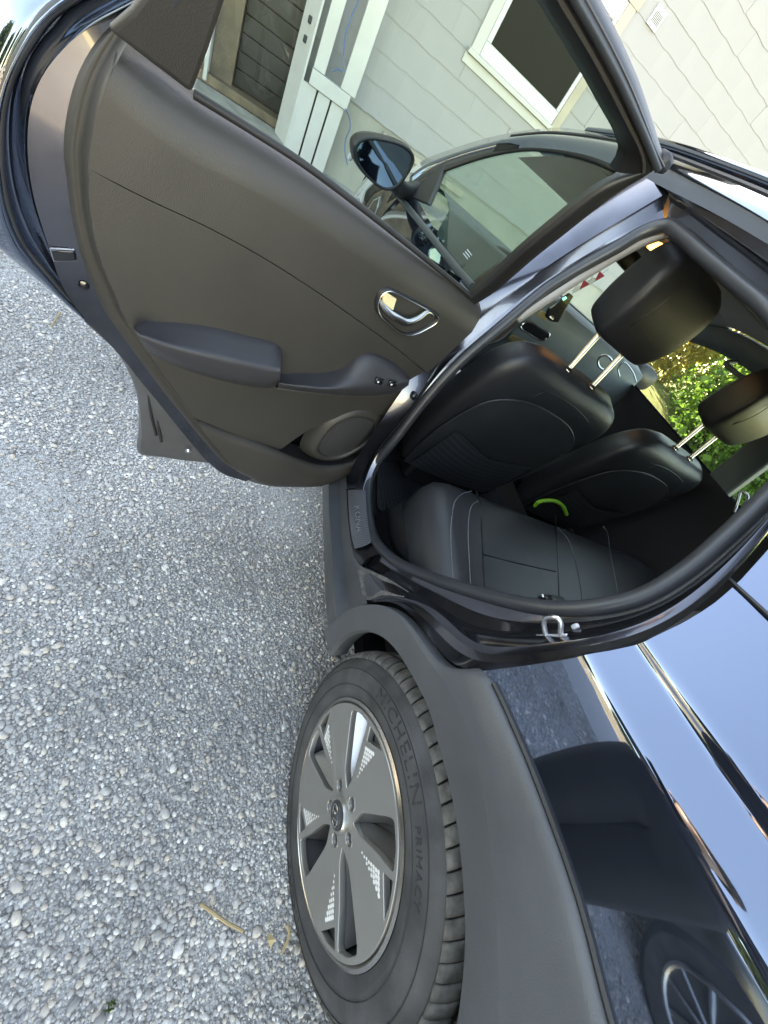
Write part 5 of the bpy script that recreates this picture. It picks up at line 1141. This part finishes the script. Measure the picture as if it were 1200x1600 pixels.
# ---------------------------------------------------------------- small loose things
hoop_c = atz(866, 796, .66)
hpts = [atz(u, v, z) for u, v, z in [(836, 790, .60), (842, 784, .63), (856, 782, .645), (870, 784, .645), (880, 792, .63), (885, 804, .60)]]
tag(tube('plastic_hoop', hpts, .009, M_green, n=8, samples=30), 'lime green plastic hoop poking up beyond the rear seat cushion', 'toy')
M_twig = mat('dry_straw', (.36, .27, .15), .8, var=.2)
for px, lab in (([(313, 1412), (330, 1424), (352, 1440), (380, 1455)], 'longest dry tan twig lying on the gravel left of the tyre'), ([(448, 1445), (452, 1460), (440, 1490)], 'short pale twig lying right beside the tyre'), ([(80, 510), (92, 492), (94, 488)], 'thin dry straw on the gravel below the open door edge')):
    tag(tube('twig', [atz(u, v, .016) for u, v in px], .0035, M_twig, n=6, samples=12), lab, 'twig', 'dry twigs on the gravel')
lf = atz(423, 1467, .018); tag(slab('dry_leaf', [lf + V(-.012, -.006, 0), lf + V(0, -.009, .004), lf + V(.014, 0, .001), lf + V(.002, .009, .005)], V(0, 0, .001), mat('dry_leaf_tan', (.42, .32, .16), .7)), 'small dry tan leaf on the gravel beside the tyre', 'leaf')
wd = atz(170, 1570, .0); weed = empty('weed', tuple(wd)); tag(weed, 'small green weed tuft growing in the gravel', 'weed')
for k in range(6):
    a = random.uniform(0, 6.28); r = random.uniform(.004, .013)
    p0 = V(random.uniform(-.008, .008), random.uniform(-.008, .008), .0); p1 = V(r * math.cos(a) * .6, r * math.sin(a) * .6, .018); p2 = V(r * math.cos(a), r * math.sin(a), .016)
    w_ = V(-math.sin(a), math.cos(a), 0) * .0016
    mesh_obj('blade', [p0 - w_, p0 + w_, p1 + w_, p2, p1 - w_], [(0, 1, 2, 3, 4)], mat('weed_green', (.06, .11, .02), .6) if k == 0 else bpy.data.materials['weed_green'], weed, False)

# small marks inside the car
gm = [side(726, 392 , .006), side(736, 402, .006)]
for k in range(3):
    q0 = side(724 + 3 * k, 396 - 3 * k, .004); q1 = side(731 + 3 * k, 405 - 3 * k, .004); tube('glass_mark', [q0, q1], .0016, M_vinyl, fd, 4)
lg = atx(722, 702, -1.035)
M_logo = mat('teal_patch', (.06, .30, .32), .7)
star = [lg + V(.004, .016 * (1 if k % 2 == 0 else .5) * math.cos(k * math.pi / 5), .016 * (1 if k % 2 == 0 else .5) * math.sin(k * math.pi / 5)) for k in range(10)]
slab('pocket_patch', star, V(.002, 0, 0), M_logo, bpy.data.objects['driver_seat'])
tk = tube('trinket_string', [atx(u, v, -1.98) for u, v in [(893, 455), (912, 444), (935, 432), (950, 420)]], .002, M_vinyl, samples=12); tag(tk, 'red and white trinket string hanging by the windscreen', 'trinket')
M_red = mat('red_cloth', (.45, .03, .05), .7)
for i, (u, v) in enumerate([(902, 450), (914, 443), (926, 437), (938, 430)]):
    c = atx(u, v, -1.975); slab('pennant', [c + V(0, -.022, .01), c + V(0, .022, .01), c + V(0, 0, -.035)], V(.003, 0, 0), M_red if i % 2 else M_vinyl, tk)

# ---------------------------------------------------------------- what stands behind the camera and shows in the paint
M_fwood = mat('white_fence_paint', (.78, .77, .72), .6, var=.08, vscale=4)
fence = empty('paddock_fence', (-5, -14, 0)); tag(fence, 'white rail fence across the drive, mirrored small in the fender', 'fence')
for i in range(7): box('post', (i * 2.0 - 6, 0, .6), (.10, .10, 1.25), M_fwood, fence, .01)
for i in range(6):
    for z in (.35, .7, 1.05): box('rail', (i * 2.0 - 5, .07, z), (2.0, .03, .12), M_fwood, fence, .006)
for i, (x, y, h, s_) in enumerate([(-16, -26, 6, 3.2), (-9, -30, 5, 2.8), (-2, -33, 6.5, 3.4), (6, -31, 5.5, 3.0), (13, -27, 6, 3.2), (20, -20, 6, 3.2)]):
    tree('field_tree', ['leftmost dark tree beyond the fence', 'low dark tree second from the left beyond the fence', 'tall dark tree straight across the field', 'round dark tree right of the tall one across the field', 'dark tree standing behind the parked car', 'rightmost dark tree at the edge of the field'][i], (x, y, 0), h, s_, M_leafd, 2600, .22, False, 24, group='trees across the field')
# neighbouring parked car
pc = empty('parked_car', (2.25, -3.75, 0)); tag(pc, 'grey brown parked car standing across the drive, mirrored in the fender', 'car')
M_pc = mat('bronze_car_paint', (.20, .19, .17), .18, .8, 1.0, .04, 3)
xs_ = np.array([-2.25, -2.2, -2.0, -1.6, -1.1, -.6, 0, .6, 1.1, 1.5, 1.9, 2.2, 2.28])
belt_z = np.array([.55, .68, .76, .84, .90, .94, .96, .98, .99, 1.0, .98, .85, .6]); roof_z = np.array([.56, .69, .78, .87, .98, 1.28, 1.44, 1.46, 1.42, 1.3, 1.05, .87, .61])
wid = np.array([.66, .74, .82, .86, .88, .89, .90, .90, .89, .88, .85, .78, .68]); rwid = np.array([.6, .68, .74, .76, .74, .64, .60, .60, .61, .64, .70, .70, .6])
cols = []
for x, bz_, rz_, w_, rw_ in zip(xs_, belt_z, roof_z, wid, rwid):
    half_ = [(w_ * .94, .22), (w_, .40), (w_ * 1.0, .62 if bz_ > .7 else bz_ * .9), (w_ * .96, bz_), (rw_, rz_ - .03 if rz_ - bz_ > .1 else rz_), (rw_ * .5, rz_ + .015)]
    cols.append([V(x, y, z) for y, z in half_] + [V(x, -y, z) for y, z in half_[::-1]])
grid_obj('body', cols, M_pc, pc, 38)
sg = []
for s_ in (-1, 1):
    P = [V(-.95, s_ * .855, .93), V(-.5, s_ * .68, 1.26), V(.0, s_ * .64, 1.39), V(.65, s_ * .64, 1.40), V(1.15, s_ * .68, 1.32), V(1.5, s_ * .84, 1.01)]
    slab('side_glass', [p + V(0, s_ * .035, 0) for p in P], V(0, -s_ * .01, 0), M_gloss, pc)
    for x in (-1.42, 1.32):
        w_ = lathe('wheel', [(.0, s_ * .08), (.20, s_ * .085), (.225, s_ * .10), (.30, s_ * .10), (.325, s_ * .07), (.325, -s_ * .1)], M_tyre, pc, 40, (x, s_ * .80, .325))
        for k in range(10):
            a = k * math.pi / 5; tube('wheel_spoke', [V(x + .05 * math.cos(a), s_ * .90, .325 + .05 * math.sin(a)), V(x + .205 * math.cos(a), s_ * .895, .325 + .205 * math.sin(a))], .012, M_rimlip, w_, 6)
        tube('wheel_rim', [V(x + .21 * math.cos(a), s_ * .90, .325 + .21 * math.sin(a)) for a in np.linspace(0, 2 * math.pi, 32, endpoint=False)], .014, M_rimlip, w_, 6, closed=True)
    box('head_lamp', (-2.0, s_ * .66, .70), (.28, .22, .10), M_vinyl, pc, .03); box('tail_lamp', (2.15, s_ * .66, .80), (.12, .24, .14), mat('red_lamp', (.3, .01, .01), .3), pc, .03)
# photographer
def person():
    root = V(.10, -1.84, 0)
    J = {}; E_ = []
    def j(n, x, y, z, r): J[n] = (root + V(x, y, z), r)
    def e(*n): E_.extend(zip(n[:-1], n[1:]))
    j('pelvis', 0, 0, .95, .15); j('belly', -.01, .02, 1.10, .145); j('chest', -.03, .05, 1.32, .155); j('neck', -.05, .10, 1.50, .058); j('jaw', -.07, .15, 1.585, .075); j('skull', -.065, .13, 1.68, .095); j('crown', -.06, .12, 1.745, .06)
    e('pelvis', 'belly', 'chest', 'neck', 'jaw', 'skull', 'crown')
    for s in (-1, 1):
        k = 'L' if s < 0 else 'R'
        j('hip' + k, s * .085, 0, .88, .14); j('knee' + k, s * .085, .03, .50, .115); j('ankle' + k, s * .085, -.01, .10, .08); j('toe' + k, s * .12, .15, .04, .045)
        e('pelvis', 'hip' + k, 'knee' + k, 'ankle' + k, 'toe' + k)
        j('sh' + k, s * .17 - .02, .05, 1.42, .072); j('el' + k, s * .27 - .05, .14, 1.17, .05)
        hand = V(-.06 + s * .085, .36, 1.265)
        j('wr' + k, hand[0] + s * .02 + .02, hand[1] - .055, hand[2] - .03, .032); j('pa' + k, hand[0] + s * .01, hand[1] - .01, hand[2], .028)
        e('chest', 'sh' + k, 'el' + k, 'wr' + k, 'pa' + k)
        for f in range(4):
            b = V(hand[0], hand[1] + .0, hand[2]) + V(0, -.004 * f, .022 - .015 * f)
            j('f%d1' % f + k, b[0] - s * .012, b[1] + .022, b[2], .0095); j('f%d2' % f + k, b[0] - s * .035, b[1] + .018, b[2] + .003, .0085)
            e('pa' + k, 'f%d1' % f + k, 'f%d2' % f + k)
        j('t1' + k, hand[0] - s * .01, hand[1] - .035, hand[2] + .022, .011); j('t2' + k, hand[0] - s * .035, hand[1] - .025, hand[2] + .03, .009); e('pa' + k, 't1' + k, 't2' + k)
    names = list(J); idx = {n: i for i, n in enumerate(names)}
    me = bpy.data.meshes.new('person'); me.from_pydata([tuple(J[n][0]) for n in names], [(idx[a], idx[b]) for a, b in E_], []); me.update()
    o = bpy.data.objects.new('person', me); COL.objects.link(o)
    md = o.modifiers.new('skin', 'SKIN'); me.skin_vertices or None
    for i, n in enumerate(names):
        sv = me.skin_vertices[0].data[i]; r = J[n][1]; sv.radius = (r, r); sv.use_root = (n == 'pelvis')
    sd = o.modifiers.new('sub', 'SUBSURF'); sd.levels = 1; sd.render_levels = 1
    dg = bpy.context.evaluated_depsgraph_get(); m2 = bpy.data.meshes.new_from_object(o.evaluated_get(dg))
    o.modifiers.clear(); o.data = m2; m2.materials.clear()
    for mm in (mat('navy_jacket', (.018, .019, .028), .85, var=.2), mat('dark_trousers', (.02, .02, .022), .85, var=.2), mat('skin_tone', (.45, .27, .19), .5), mat('dark_shoe', (.02, .02, .02), .6)): m2.materials.append(mm)
    for p in m2.polygons:
        c = np.array(p.center) - root; p.use_smooth = True
        p.material_index = 2 if c[2] > 1.52 or (c[1] > .31) else (3 if c[2] < .09 else (1 if c[2] < .93 else 0))
    tag(o, 'person in a dark jacket and trousers holding a phone, mirrored in the fender', 'person')
    hc = J['skull'][0] + V(.006, -.015, .018)
    hair = blob('hair', [(hc + V(0, 0, .095), .02, .02, V(1, 0, 0), V(0, 1, 0)), (hc + V(0, 0, .085), .06, .065, V(1, 0, 0), V(0, 1, 0)), (hc + V(0, -.005, .04), .098, .105, V(1, 0, 0), V(0, 1, 0)), (hc + V(0, -.02, -.02), .098, .10, V(1, 0, 0), V(0, 1, 0)), (hc + V(0, -.045, -.08), .08, .06, V(1, 0, 0), V(0, 1, 0))], mat('brown_hair', (.03, .02, .014), .7), o, 20, 2.2, samples=14)
    fx = V(-.07, .15, 0)
    for s in (-1, 1):
        blob('eye', [(J['skull'][0] + V(-.008 + s * .032, .082 + k, -.03), r, r, V(1, 0, 0), V(0, 0, 1)) for k, r in ((0, .012), (.006, .010), (.009, .003))], M_vinyl, o, 10, 2)
        blob('ear', [(J['skull'][0] + V(s * .095, .0, -.03 + k), .010, r, V(1, 0, 0), V(0, 1, 0)) for k, r in ((-.03, .008), (0, .018), (.03, .012))], m2.materials[2], o, 10, 2)
    blob('nose', [(J['skull'][0] + V(-.01, .095 + k, -.06 + z), r, r, V(1, 0, 0), V(0, 0, 1)) for k, z, r in ((-.02, .025, .008), (0, .005, .013), (.012, -.004, .008))], m2.materials[2], o, 10, 2)
    box('mouth', J['jaw'][0] + V(-.005, .078, .0), (.045, .01, .01), mat('lips', (.35, .14, .12), .5), o, .004)
    return o
person()
ph = CAM - ROT[2] * .012
tag(box('phone', ph - ROT[1] * 0 + ROT[1] * -.05 + ROT[0] * .02, (.075, .155, .008), M_gloss, None, .003, [ROT[0], ROT[1], ROT[2]]), 'black phone held up by the person behind the camera', 'phone')
